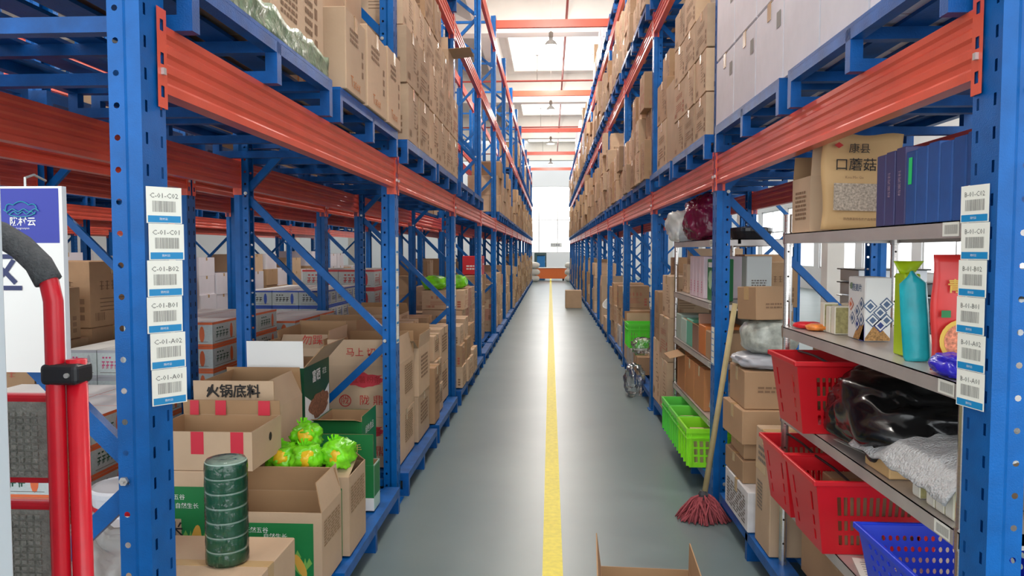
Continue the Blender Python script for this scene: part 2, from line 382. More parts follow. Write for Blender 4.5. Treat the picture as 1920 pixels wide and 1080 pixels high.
# ---------------------------------------------------------------- pallets
PW, PD, PH = 1.1, 1.2, .15       # along x, along y, height ; origin at the aisle-side near corner, extending +x, +y
def slats(b=None, k=None):
    sx = .095; n = 8; gap = (PW - n * sx) / (n - 1)
    return [(i * (sx + gap), i * (sx + gap) + sx) for i in range(n)]
def pal_frame(b):
    t = .04
    for y in (0, PD / 2 - t / 2, PD - t):
        b.box(0, PW, y, y + t, PH - .05, PH - .012, BLUE2)
    b.box(0, t, t, PD - t, PH - .05, PH - .0125, BLUE2); b.box(PW - t, PW, t, PD - t, PH - .05, PH - .0125, BLUE2)
def pal_leg(b, y=0):
    t = .04
    for x in (0, PW / 2 - t / 2, PW - t): b.box(x, x + t, y, y + t, t, PH - .05, BLUE2)
    b.box(0, PW, y, y + t, 0, t, BLUE2)
b = MB(); pal_frame(b); PF = b.mesh('pallet_frame'); b = MB(); pal_leg(b); PL = b.mesh('pallet_leg')
b = MB(); b.box(0, .095, 0, PD, PH - .012, PH, BLUE2); PSL = b.mesh('slat')
b = MB(); pal_frame(b); [pal_leg(b, y) for y in (0, PD / 2 - .02, PD - .04)]; [b.box(x0, x1, 0, PD, PH - .012, PH, BLUE2) for x0, x1 in slats()]; PALL = b.mesh('steel_pallet')
def pallet(x, y, z, label, group=None, lod=1):   # x = aisle side edge, sgn gives direction
    if not lod:
        return tag(mk('steel_pallet', PALL, None, (x if x > 0 else x - PW, y, z)), label, 'pallet', group)
    r = thing('steel_pallet', label, 'pallet', (x if x > 0 else x - PW, y, z), 0, group)
    mk('deck_frame', PF, r)
    for yy in (0, PD / 2 - .02, PD - .04): mk('leg', PL, r, (0, yy, 0))
    for x0, x1 in slats(): mk('slat', PSL, r, (x0, 0, 0))
    return r
PY = (.045, 1.36)    # the two pallets of a bay, from the far edge of its near upright
for i in range(13):
    for j in (0, 1):
        y = Y0 + BAY * i + PY[j]; lod = i < 4; w_ = ('near', 'far')[j]
        for s, xs, nm in ((-1, -.9, 'C'), (1, .945, 'B')):
            xf = -.905 if s < 0 else 1.0
            pallet(xf, y, 0, 'blue steel pallet on the floor, %s half, %s bay, %s rack' % (w_, ORD[i], nm), 'steel pallets of the %s rack' % nm, lod)
            lv = LEV[nm]
            if i < 3 or s > 0 or i > 3: pallet(xs, y, lv[0] + BH, 'blue steel pallet on lowest beams, %s half, %s bay, %s rack' % (w_, ORD[i], nm), 'steel pallets of the %s rack' % nm, lod)
            if s > 0 or (i < 2): pallet(xs if s < 0 else .93, y, lv[1] + BH, 'blue steel pallet on middle beams, %s half, %s bay, %s rack' % (w_, ORD[i], nm), 'steel pallets of the %s rack' % nm, lod and i < 3)
            if s > 0 and i > 1: pallet(.95, y, lv[2] + BH, 'blue steel pallet on top beams, %s half, %s bay, %s rack' % (w_, ORD[i], nm), 'steel pallets of the %s rack' % nm, 0)
for i in range(8):
    for j in (0, 1):
        y = Y0 + BAY * i + PY[j]; hb = ', %s half, %s bay' % (('near', 'far')[j], ORD[i])
        pallet(-2.2, y, 0, 'blue steel pallet on the floor, rack behind the C rack' + hb, 'steel pallets of the racks behind', 0)
        pallet(-2.2, y, LEV['C'][0] + BH, 'blue steel pallet on the beams, rack behind the C rack' + hb, 'steel pallets of the racks behind', 0)
        if i < 6: pallet(-10.35, y, 0, 'blue steel pallet on the floor, outermost rack' + hb, 'steel pallets of the racks behind', 0); pallet(-10.35, y, LEV['C'][0] + BH, 'blue steel pallet on beams, outermost rack' + hb, 'steel pallets of the racks behind', 0)
        if i < 7: pallet(-5.55, y, LEV['C'][0] + BH, 'blue steel pallet on beams, rack across the next aisle' + hb, 'steel pallets of the racks behind', 0)
        if i < 7: pallet(-5.55, y, 0, 'blue steel pallet on the floor, rack across the next aisle' + hb, 'steel pallets of the racks behind', 0)
# ---------------------------------------------------------------- pendant lamps and pipes
b = MB(); b.lathe([(.04, .20), (.045, .14), (.10, .10), (.155, .02), (.18, 0), (.176, -.005), (.148, .015), (.095, .085), (.04, .12)], mat('lamp_shade_grey', (128, 126, 124), .45, .3), 24, close=False); SHADE = b.mesh('lamp_shade', True)
b = MB(); b.lathe([(.045, .19), (.05, .22), (.05, .3), (.02, .33)], mat('lamp_cap', (120, 112, 104), .6), 16); CAP = b.mesh('lamp_cap')
b = MB(); b.lathe([(.01, 0), (.05, .02), (.055, .06), (.03, .12)], mat('lamp_bulb', (255, 246, 228), .5, emit=12), 14); BULB = b.mesh('bulb', True)
b = MB(); b.tube([(0, 0, .32), (0, 0, CZ - 6.27)], .008, mat('white_cable', (220, 214, 210), .6), 6); CABLE = b.mesh('cable')
def lamp(x, y, label, group=None):
    r = thing('pendant_lamp', label, 'lamp', (x, y, 6.27), 0, 'pendant lamps under the hall ceiling')
    mk('lamp_shade', SHADE, r); mk('lamp_cap', CAP, r); mk('bulb', BULB, r); mk('cable', CABLE, r)
    ld = bpy.data.lights.new('lamp_light', 'POINT'); ld.energy = LAMP_W; ld.shadow_soft_size = .12; ld.color = (1, .95, .88)
    lo = bpy.data.objects.new('lamp_light', ld); COL.objects.link(lo); lo.parent = r; lo.location = (0, 0, -.1)
for k in range(-1, 5):
    lamp(0, 17.2 + 7.7 * (k - 1), 'bell shaped pendant lamp over the aisle by the %s ceiling beam' % ORD[k + 1])
for k in range(3): lamp(-4.4, 3 + 8.4 * k, '%s bell shaped pendant lamp over the aisle beyond the C rack' % ORD[k]); lamp(5.4, 3 + 8.4 * k, '%s bell shaped pendant lamp over the open floor beyond the B rack' % ORD[k])
for k in range(5):
    y = 6.1 + 8.4 * k
    b = MB(); [b.tube([(xx, y, 6.8), (xx, y, CZ - .01)], .01, PIPE, 6) for xx in (-11, -5.5, 3.3, 8.6)]; b.tube([(-14, y, 6.78), (10, y, 6.78)], .028, PIPE, 8)
    o = tag(b.obj('sprinkler_pipe'), 'red sprinkler pipe across the hall between the %s and next ceiling beams' % ORD[k], 'pipe', 'sprinkler pipes across the hall')
    for x in (-3.2, -.42, 1.3, 4):
        d = MB(); d.tube([(x, y, 6.8), (x, y, 7.55)], .012, mat('grey_pipe', (150, 146, 140), .5), 6); d.lathe([(.06, 7.55), (.06, 7.56)], ALU, 10, (x, y, 0)); d.obj('sprinkler_drop', o)
b = MB(); b.tube([(.37, -2, 7.17), (.37, 42, 7.17)], .03, PIPE, 8); tag(b.obj('sprinkler_pipe'), 'dark red sprinkler main running lengthwise under the ceiling', 'pipe')
# ---------------------------------------------------------------- cartons
def carton(label, x0, x1, y0, y1, z0, z1, m=CARD, flaps=None, cat='carton', name='carton', group=None, tape=TAPE, inner=CARDIN, hole=False, rz=0, fm=None, fi=None):
    w, d, h = x1 - x0, y1 - y0, z1 - z0; T = .005; b = MB()
    if flaps is None:
        b.box(-w / 2, w / 2, -d / 2, d / 2, 0, h, m)
    else:
        X, Y = w / 2, d / 2
        for A, B_, c in [((-X, -Y), (X, -Y + T), 0), ((-X, Y - T), (X, Y), 0), ((-X, -Y + T), (-X + T, Y - T), 0), ((X - T, -Y + T), (X, Y - T), 0)]:
            b.box(A[0], B_[0], A[1], B_[1], 0, h, m)
        b.box(-X + T, X - T, -Y + T, Y - T, 0, T, inner)
        for p in [[(-X + T, -Y + T), (X - T, -Y + T)], [(X - T, Y - T), (-X + T, Y - T)], [(-X + T, Y - T), (-X + T, -Y + T)], [(X - T, -Y + T), (X - T, Y - T)]]:
            (a, c), (e, f) = p; k = 2e-4
            cx = lambda q: q * (1 - k * 4); b.face([(cx(a), cx(c), T), (cx(e), cx(f), T), (cx(e), cx(f), h - .001), (cx(a), cx(c), h - .001)], inner)
    o = b.obj(name, None, ((x0 + x1) / 2, (y0 + y1) / 2, z0)); o.rotation_euler.z = R(rz); tag(o, label, cat, group or {'soap_box': 'soap boxes on the third tier', 'small_box': 'small boxes on the second tier', 'file_box': 'pink file boxes on the second shelf'}.get(name))
    if flaps is None and w < 3: bevel(o, .004, 1)
    if flaps is None and tape:
        t = MB(); t.box(-w / 2 - .001, w / 2 + .001, -.024, .024, h, h + .0012, tape)
        for s in (-1, 1): t.box(s * (w / 2 + .0012) - .0006, s * (w / 2 + .0012) + .0006, -.024, .024, h - min(.07, h * .4), h, tape)
        t.obj('packing_tape', o)
    for side, (ln, ang) in (flaps or {}).items():
        f = MB(); a = R(ang); L_ = w if side in ('front', 'back') else d; g = .002
        ex = .012 if ang < 80 or ang > 100 else 0
        # local: u along hinge, v outwards from hinge
        mo = (fm or {}).get(side, m)
        def P(u, v, t):
            # v distance along flap, t thickness (0 = outside sheet, 1 = inside sheet)
            r_ = -math.cos(a) * v; zz = math.sin(a) * v
            nr, nz = (math.sin(a), math.cos(a)); off_ = (t * .004)
            ro = r_ - nr * off_; zo = zz + (-nz) * off_ if ang <= 90 else zz - nz * off_
            if side == 'front': return (u, -d / 2 - ro, h + zo)
            if side == 'back': return (-u, d / 2 + ro, h + zo)
            if side == 'px': return (w / 2 + ro, u, h + zo)
            return (-w / 2 - ro, -u, h + zo)
        q = [(-L_ / 2 + g, 0), (L_ / 2 - g, 0), (L_ / 2 - g - ex, ln), (-L_ / 2 + g + ex, ln)]
        A = [P(u, v, 0) for u, v in q]; B2 = [P(u, v, 1) for u, v in q]
        f.face(A, mo); f.face(B2[::-1], (fi or {}).get(side, inner))
        for i in range(4): j = (i + 1) % 4; f.face([A[i], B2[i], B2[j], A[j]], inner)
        f.obj('flap', o)
    if hole: pass
    o['_d'] = (w, d, h); return o
def dims(o): return tuple(o['_d'])
def panel(o, face, u0, u1, v0, v1, m, name='printed_panel', shape=None, e=.001):
    w, d, h = dims(o); return patch(face, w, d, h, u0, u1, v0, v1, m, o, name, e, shape)
def write(o, face, s, size, u, v, m, **k):
    w, d, h = dims(o); return text(s, size, m, o, off(face, w, d, h, u, v, .0025), face, **k)
def lines(o, face, u0, u1, v0, v1, n, m, name='printed_text', seed=0, dash=5):
    """blocks of small print: rows of short flat marks"""
    w, d, h = dims(o); r = random.Random(seed + n); b = MB()
    for i in range(n):
        va = v1 - (v1 - v0) * i / n; vb = va - (v1 - v0) / n * .55; u = u0
        while u < u1 - .01:
            l = (u1 - u0) / dash * r.uniform(.5, 1.2); ue = min(u1, u + l)
            b.face([off(face, w, d, h, p, q, .0016) for p, q in ((u, vb), (ue, vb), (ue, va), (u, va))], m); u = ue + (u1 - u0) / dash * .25
    return b.obj(name, o)
def blob(o, face, uc, vc, ru, rv, m, name='printed_panel', n=18, amp=.2, seed=1, e=.0016):
    r = random.Random(seed); w, d, h = dims(o); b = MB()
    b.face([off(face, w, d, h, uc + ru * math.cos(2 * PI * k / n) * (1 + r.uniform(-amp, amp)), vc + rv * math.sin(2 * PI * k / n) * (1 + r.uniform(-amp, amp)), e) for k in range(n)], m)
    return b.obj(name, o)
# unit carton for the stock
def unit_carton(m, seam=True):
    b = MB(); e = .012
    vs = [(x * (.5 - e), y * (.5 - e), z) for z in (0, 1) for x, y in ((-1, -1), (1, -1), (1, 1), (-1, 1))]
    vs2 = [(x * .5, y * .5, z) for z in (e, 1 - e) for x, y in ((-1, -1), (1, -1), (1, 1), (-1, 1))]
    b.poly(vs + vs2, [(3, 2, 1, 0), (4, 5, 6, 7)] + [(8 + i, 8 + (i + 1) % 4, 12 + (i + 1) % 4, 12 + i) for i in range(4)] + [(i, (i + 1) % 4, 8 + (i + 1) % 4, 8 + i) for i in range(4)] + [(12 + i, 12 + (i + 1) % 4, 4 + (i + 1) % 4, 4 + i) for i in range(4)], m)
    if seam: b.box(-.5, .5, -.004, .004, .9985, 1.0015, DARK)
    return b.mesh('carton')
UC = {k: unit_carton(m) for k, m in dict(card=CARD, card2=CARD2, white=WBOX, pink=mat('reddish_carton', (188, 140, 120), .8, 0, .1), milk=MILK, grey=mat('grey_carton', (176, 176, 172), .7, 0, .05)).items()}
b = MB(); b.box(-.502, .502, -.06, .06, 1.0, 1.004, TAPE); [b.box(s * .503 - .002, s * .503 + .002, -.06, .06, .8, 1.002, TAPE) for s in (-1, 1)]; UT = b.mesh('tape')
def unit_print(seed, m):
    r = random.Random(seed); b = MB()
    for fc in ('front', 'px', 'nx'):
        def rc(u0, u1, v0, v1): b.face([off(fc, 1, 1, 1, p, q, .003) for p, q in ((u0, v0), (u1, v0), (u1, v1), (u0, v1))], m)
        st = r.random(); u = -.32; 
        if st < .6:
            for k in range(5):
                rc(-.3 + k * .12, -.3 + k * .12 + .09, .62, .63); rc(-.3 + k * .12 + .03, -.3 + k * .12 + .05, .56, .7); rc(-.3 + k * .12, -.3 + k * .12 + .08, .68, .69); rc(-.3 + k * .12 + .01, -.3 + k * .12 + .085, .57, .578)
            for i in range(4):
                e = r.uniform(.0, .3); rc(-.3, e, .42 - i * .06, .435 - i * .06)
        else:
            for i in range(7): rc(.05, .05 + r.uniform(.12, .3), .75 - i * .07, .765 - i * .07)
        for k in range(3): rc(.34, .42, .12 + k * .12, .2 + k * .12)
        for k in range(8): x = -.4 + k * .025; rc(x, x + r.choice([.008, .015]), .1, .22)
    return b.mesh('printed_marks')
UP = [unit_print(k, BROWNINK if k != 3 else mat('faded_red_ink', (176, 96, 78), .8)) for k in range(6)]
CSEED = random.Random(11)
STG = dict(white='white cartons on the B rack', card='brown cartons stored on the racks', card2='brown cartons stored on the racks')
def stock(kind, x0, x1, y0, y1, z0, z1, label, group=None, lod=1, name='carton', cat='carton', rz=None):
    o = mk(name, UC[kind], None, ((x0 + x1) / 2, (y0 + y1) / 2, z0), (0, 0, R(CSEED.uniform(-1.5, 1.5)) if rz is None else R(rz))); o.scale = (x1 - x0 - .008, y1 - y0 - .01, z1 - z0 - .001)
    tag(o, label, cat, group or STG.get(kind, 'cartons stored on the racks'))
    if lod:
        mk('packing_tape', UT, o)
        if kind not in ('white', 'milk'): mk('printed_marks', UP[CSEED.randrange(6)], o)
    return o
# ---------------------------------------------------------------- bags and other soft things
def lump(name, label, cat, loc, size, m, seed=0, amp=.18, freq=2.2, sub=4, rz=0, neck=None, parent=None, group=None, sharp=.5):
    bm = bmesh.new(); bmesh.ops.create_icosphere(bm, subdivisions=sub, radius=1)
    sv = Vector((seed * 3.7, seed * 1.3, seed * 5.1))
    for v in bm.verts:
        p = v.co.copy(); n = noise.noise(p * freq + sv) * amp + (abs(noise.noise(p * freq * 2.4 + sv)) - .25) * amp * sharp * 1.6
        q = p * (1 + n); e = .78
        q = Vector([math.copysign(abs(c) ** e, c) for c in q])
        q.z = max(q.z, -.86 + .04 * noise.noise(p * 4)); 
        if neck and p.z > .8: q = Vector((q.x * .45, q.y * .45, q.z + (p.z - .8) * neck))
        v.co = Vector((q.x * size[0] / 2, q.y * size[1] / 2, (q.z + .86) / 1.86 * size[2]))
    me = bpy.data.meshes.new('m'); bm.to_mesh(me); bm.free(); me.materials.append(m)
    me.polygons.foreach_set('use_smooth', [True] * len(me.polygons))
    o = mk(name, me, parent, loc, (0, 0, R(rz))); 
    if label: tag(o, label, cat, group)
    return o
def sheet(name, fn, nu, nv, m, parent=None, thick=.002, loc=None, smooth=True):
    b = MB(); vs = [fn(i / nu, j / nv) for j in range(nv + 1) for i in range(nu + 1)]
    b.poly(vs, [(j * (nu + 1) + i, j * (nu + 1) + i + 1, (j + 1) * (nu + 1) + i + 1, (j + 1) * (nu + 1) + i) for j in range(nv) for i in range(nu)], m)
    o = b.obj(name, parent, loc, smooth); solid(o, thick); return o
STF = {}
FT = [mat('cardboard_tint_%d' % k, c, .8, 0, 0, 5, .05) for k, c in enumerate([(198, 168, 132), (180, 148, 112), (206, 178, 144), (166, 134, 102)])]
def far_stock(key, kind, x0, x1, y0, y1, z0, z1):
    b = STF.setdefault(key, MB()); m = WBOX if kind in ('white', 'milk') else FT[CSEED.randrange(4)]
    b.box(x0 + .004, x1 - .004, y0 + .005, y1 - .005, z0 + .001, z1, m); ym = (y0 + y1) / 2
    b.box(x0 + .002, x1 - .002, ym - .024, ym + .024, z1 - .05, z1 + .001, TAPE)
def fill(nm, i, j, lev, x, z, rows, kinds, ncol=3, lod=1, hr=(.24, .34), wx=.5, skip=0, y_=None, lab=None, grp=None, jit=.03, name='carton', cat='carton'):
    y0 = (Y0 + BAY * i + PY[j]) if y_ is None else y_; sg = 1 if x > 0 else -1; cw = PD / ncol
    cap = [LEV['B' if x > 0 else 'C'][lev] - .03 if lev < 3 else 9 for _ in (0,)][0]
    where = {0: 'floor', 1: 'lowest beam', 2: 'middle beam', 3: 'top beam'}[lev]
    if lab is None:
        cn = {'card': 'brown', 'card2': 'darker brown', 'white': 'white', 'pink': 'reddish brown', 'grey': 'grey', 'milk': 'pale printed'}
    for c in range(ncol):
        if rnd.random() < skip: continue
        n = rows if isinstance(rows, int) else rnd.randint(*rows); zz = z; k0 = rnd.choice(kinds)
        for q in range(n):
            h = rnd.uniform(*hr)
            if lab != 'x' and zz + h > cap: break
            kd = k0 if rnd.random() < .8 else rnd.choice(kinds); off_ = rnd.uniform(-jit, jit * .4)
            xa = x + sg * (off_ + .02) if sg > 0 else x - .02 - off_; wd = wx + rnd.uniform(-.05, .05)
            xa2 = xa + sg * wd; cy = y0 + c * cw; sh = rnd.uniform(0, .03)
            if lab: L_, G_ = lab + ', %s bay, %s column, %s layer' % (ORD[i], ORD[c + j * ncol], ORD[q]), None
            elif lod or i < 6: L_, G_ = '%s carton on %s pallet, %s bay of %s rack, %s column, %s layer' % (cn[kd], where, ORD[i], nm, ORD[c + j * ncol], ORD[q]), None
            else: L_ = 'brown or pale cartons on the %s pallets in the %s bay of the %s rack' % (where, ORD[i], nm); G_ = 'cartons on the %s level, %s bay of the %s rack' % (where, ORD[i], nm)
            if i >= 6 or nm in ('mid', 'rear') and (i > 1 or lev): far_stock((grp or 'far %s %s' % (where, nm)), kd, min(xa, xa2), max(xa, xa2), cy + .005 + sh * .3, cy + cw - .01 - sh, zz, zz + h); zz += h; continue
            stock(kd, min(xa, xa2), max(xa, xa2), cy + .005 + sh * .3, cy + cw - .01 - sh, zz, zz + h, L_, G_, lod and i < 5, name, cat); zz += h
ZB = {k: LEV['B'][k] + BH + PH for k in range(3)}; ZC = {k: LEV['C'][k] + BH + PH for k in range(3)}
# ================================================================ C side, near objects
o = carton('cardboard carton under the roll of green packing tape', -1.47, -.99, 2.28, 2.78, .16, .46)
# roll of green tape in film
r = thing('tape_roll_stack', 'stack of seven dark green tape rolls wrapped in shiny clear film', 'tape', (-1.155, 2.55, .4625))
for k in range(7):
    b = MB(); b.lathe([(.04, .001), (.068, .001), (.071, .006), (.071, .044), (.068, .049), (.04, .049)], mat('green_tape', (14, 92, 62), .3), 40); q = b.obj('tape_roll', r, (0, 0, k * .052)); b = MB(); b.lathe([(.0695, .048), (.0712, .0505), (.0712, .0525), (.0695, .054)], mat('pale_core', (170, 196, 182), .4), 40); b.obj('core_rim', q)
b = MB(); pr = []
for k in range(7): pr += [(.0735, k * .052 + .004), (.0745, k * .052 + .026), (.0735, k * .052 + .046)]
pr = [(.02, -.0005), (.06, -.0005)] + pr + [(.066, .372), (.045, .377), (.02, .372)]
b.lathe([(a, z) for a, z in pr], FILMC, 40); b.obj('film_wrap', r, smooth=True)
# open corn carton
CORN = mat('corn_yellow', (222, 170, 70), .5)
def corn_print(o, full=True):
    panel(o, 'front', -.5, .42, 0, .86, GREENB)
    panel(o, 'front', -.46, -.02, .36, .56, CARD, e=.0016)
    write(o, 'front', '玉米', .075, -.22, .45, INK, bold=.01)
    write(o, 'front', '天然五谷', .026, -.12, .76, WHITE); write(o, 'front', '自然生长', .026, .06, .68, WHITE)
    for u, v, t, s in ((.17, .35, 8, 1), (.30, .28, -25, .8), (.12, .14, -5, .7)):
        w, d, h = dims(o); b = MB(); pts = []
        for k in range(16):
            a = 2 * PI * k / 16; x = .022 * s * math.cos(a); z = .075 * s * math.sin(a) * (1 if math.sin(a) > 0 else .8); q = R(t)
            pts.append((u * w + x * math.cos(q) + z * math.sin(q), -d / 2 - .0022, v * h - x * math.sin(q) + z * math.cos(q)))
        b.face(pts, CORN); b.obj('printed_corn_cob', o)
        b = MB()
        for sg in (-1, 1, 2, -2):
            b.face([(u * w, -d / 2 - .002, v * h - .05 * s), (u * w + sg * .03 * s, -d / 2 - .0019, v * h + .02 * s), (u * w + sg * .022 * s, -d / 2 - .0019, v * h + .05 * s)], mat('leaf_print', (120, 176, 80), .6))
        b.obj('printed_leaf', o)
    lines(o, 'px', -.4, .4, .5, .85, 9, mat('pale_ink', (150, 122, 88), .8), seed=3)
o = carton('open corn carton beside the tape rolls, corn cobs on its green front, rear flap up', -1.40, -.95, 2.99, 3.28, .16, .48, CARD, {'back': (.13, 70), 'px': (.13, 80), 'nx': (.13, 112)}, cat='carton'); corn_print(o)
o = carton('narrow corn carton behind the open corn carton under the green snack bags', -1.34, -.925, 3.32, 3.62, .16, .53, CARD, {'front': (.2, 12), 'back': (.14, 30)}); corn_print(o)
VEG = mat('green_snack_film', (120, 214, 34), .22, 0, .12, 14, .35, .5, 14); VY = mat('yellow_snack_film', (240, 196, 40), .25, 0, 0, 14, .2, .5, 20)
for k, (x, y, z, sx, sy, sz) in enumerate([(-1.27, 3.42, .545, .16, .17, .11), (-1.14, 3.39, .545, .15, .16, .12), (-1.19, 3.53, .62, .15, .14, .11), (-1.01, 3.44, .545, .14, .18, .13)]):
    o = lump('snack_bag', 'shiny green snack bag, %s on the narrow corn carton' % ['lying at its far corner', 'lying in the middle', 'perched highest with a twisted top', 'lying at its aisle edge'][k], 'bag', (x, y, z), (sx, sy, sz), VEG, k + 2, .34, 2.0, sharp=.9, group='green snack bags on the corn carton')
    lump('yellow_contents', None, None, (.01, -.045, .03), (sx * .5, sy * .5, sz * .6), VY, k + 5, .2, 2, 3, parent=o)
    b = MB(); r2 = random.Random(k)
    n = 9; cx, cz = (-.02, sz * .8)
    for j in range(n - 1):
        a0, a1 = PI * (.1 + .8 * j / n), PI * (.1 + .8 * (j + 1) / n); l0 = .034 + .018 * (j % 2)
        b.face([(cx, 0, cz), (cx + math.cos(a0) * l0, .012 * (j % 2), cz + math.sin(a0) * l0), (cx + math.cos(a1) * (.034 + .018 * ((j + 1) % 2)), .012 * ((j + 1) % 2), cz + math.sin(a1) * l0)], VEG)
    solid(b.obj('twisted_top', o), .002)
# second corn carton, with the red-taped box
o = carton('corn carton under the red taped box, green panel behind the blue upright', -1.74, -1.41, 3.05, 3.45, .16, .63); corn_print(o)
o = carton('cardboard box under the red taped box, beside the snack bags', -1.38, -1.30, 3.64, 3.9, .16, .42)
o = carton('brown cardboard carton with red tape strips over its rim, atop a corn carton', -1.74, -1.27, 3.06, 3.40, .632, .80, CARD, {'back': (.07, 85)})
w, d, h = dims(o)
for u0, u1 in ((-.5, -.46), (-.07, .05), (.3, .42)): panel(o, 'front', u0, u1, .42, 1.0, REDTAPE, 'red_tape')
for u0, u1 in ((-.42, -.33), (-.16, -.05), (.28, .4)):
    b = MB(); b.face([(u0 * w, d / 2 - .014, h - .001), (u1 * w, d / 2 - .014, h - .001), (u1 * w, d / 2 - .012, h + .068), (u0 * w, d / 2 - .012, h + .068)], REDTAPE); b.obj('red_tape', o)
blob(o, 'px', .1, .6, .05, .12, DARK, 'hand_hole', 10, 0)
# hot pot base carton
carton('plain cardboard carton under the hot pot seasoning carton', -1.76, -1.34, 3.50, 3.94, .16, .50)
o = carton('open carton whose raised front flap reads hot pot seasoning in black characters', -1.75, -1.345, 3.52, 3.92, .502, .80, CARD, {'front': (.14, 93), 'back': (.15, 80), 'px': (.14, 70), 'nx': (.14, 75)})
w, d, h = dims(o)
text('火锅底料', .068, INK, o, (0.0, -d / 2 - .009, h + .085), 'front', bold=.022); text('川府美食 东谷调理', .028, BROWNINK, o, (.0, -d / 2 - .006, h + .03), 'front')
# nut carton
carton('green carton under the peanut carton, panel facing the aisle', -1.67, -1.355, 3.97, 4.42, .16, .58, DGREEN)
o = carton('green carton with a picture of nuts on its side and a white front flap raised', -1.67, -1.35, 3.97, 4.43, .582, .93, DGREEN, {'front': (.15, 92), 'px': (.16, 132), 'nx': (.12, 80)}, fm={'front': WHITE, 'px': CARD})
panel(o, 'px', -.48, .48, .05, .55, WHITE, shape=[(0, 1), (0, 0), (1, 0), (1, 1), (.75, .72), (.5, .62), (.25, .72)])
blob(o, 'px', .05, .30, .38, .2, mat('nut_print', (138, 92, 66), .6, 0, 0, 90, .5), 'printed_nuts', 22, .18, 5, .002)
write(o, 'px', '富硒', .075, -.05, .78, WHITE, bold=.01); write(o, 'px', '花生', .04, .28, .80, WHITE)
panel(o, 'front', -.5, .5, .0, .02, YEL); panel(o, 'front', -.28, -.05, .9, 1, YEL)
# green open tray box and hand-carry box
o = carton('low open green carton with a white front flap hanging inside, before the second upright', -1.335, -1.06, 4.08, 4.42, .16, .61, GREENB, {'front': (.10, 162), 'px': (.03, 90)}, fi={'front': WHITE})
write(o, 'px', '绿色食品', .05, 0, .85, WHITE)
o = carton('green and white carton at the pallet edge, tall front flap up with gold characters', -1.38, -.955, 3.92, 4.06, .16, .41, mat('pale_green_white_print', (176, 206, 190), .5, 0, 0, 6, .12), {'front': (.17, 90)}, fm={'front': GREENB})
w, d, h = dims(o); text('伴手', .05, mat('gold_ink', (196, 176, 96), .5), o, (.10, -d / 2 - .006, h + .09), 'front')
panel(o, 'front', -.5, .5, .28, 1, GREENB); panel(o, 'front', -.5, .5, 0, .28, WHITE); panel(o, 'px', -.45, .45, .3, .97, GREENB)
# large potato-starch cartons
for k, (z0, z1, fl) in enumerate([(.16, .49, None), (.492, .83, {'front': (.17, 91), 'back': (.17, 86), 'px': (.17, 78), 'nx': (.17, 100)})]):
    o = carton('large brown carton with red characters, %s at the second upright' % ['lower of two', 'open upper of two'][k], -1.45, -.985, 4.72, 5.28, z0, z1, CARD, fl)
    lines(o, 'px', -.1, .38, .3, .9, 12, mat('pale_ink', (150, 122, 88), .8), seed=9)
    blob(o, 'front', -.05 + .1, .72, .26, .13, mat('red_splash', (206, 58, 70), .7), 'printed_splash', 26, .22, 4)
    write(o, 'front', '红薯粉条', .05, .05, .72, mat('splash_ink', (170, 40, 40), .7)); write(o, 'front', '陇 鼎', .07, .12, .32, REDINK); write(o, 'front', '陇', .06, -.25, .32, REDINK)
    w, d, h = dims(o)
    b = MB(); b.lathe([(.034, 0), (.04, 0)], REDINK, 24, close=False); q = b.obj('printed_ring', o); q.location = off('front', w, d, h, -.25, .32, .002); q.rotation_euler = (R(90), 0, 0)
    if fl: text('马上 切勿', .06, REDINK, o, (.02, -d / 2 - .007, h + .085), 'front')
o = carton('open brown carton with red characters on its folded flap, beside the large red printed cartons', -1.80, -1.47, 4.8, 5.25, .58, .93, CARD, {'front': (.1, 60), 'back': (.14, 90), 'px': (.12, 95), 'nx': (.12, 95)})
w, d, h = dims(o); text('勿踩', .07, REDINK, o, (.06, -d / 2 - .009 + .02, h + .05), 'front')
carton('brown carton under the open carton with red characters', -1.80, -1.47, 4.8, 5.25, .16, .578)
carton('open brown carton deep in the second bay of the C rack', -1.9, -1.46, 5.5, 6.0, .62, .95, CARD2, {'front': (.1, 90), 'back': (.1, 90), 'px': (.1, 90)})
carton('brown carton under the open one deep in the second bay', -1.9, -1.46, 5.5, 6.0, .16, .618, CARD2)
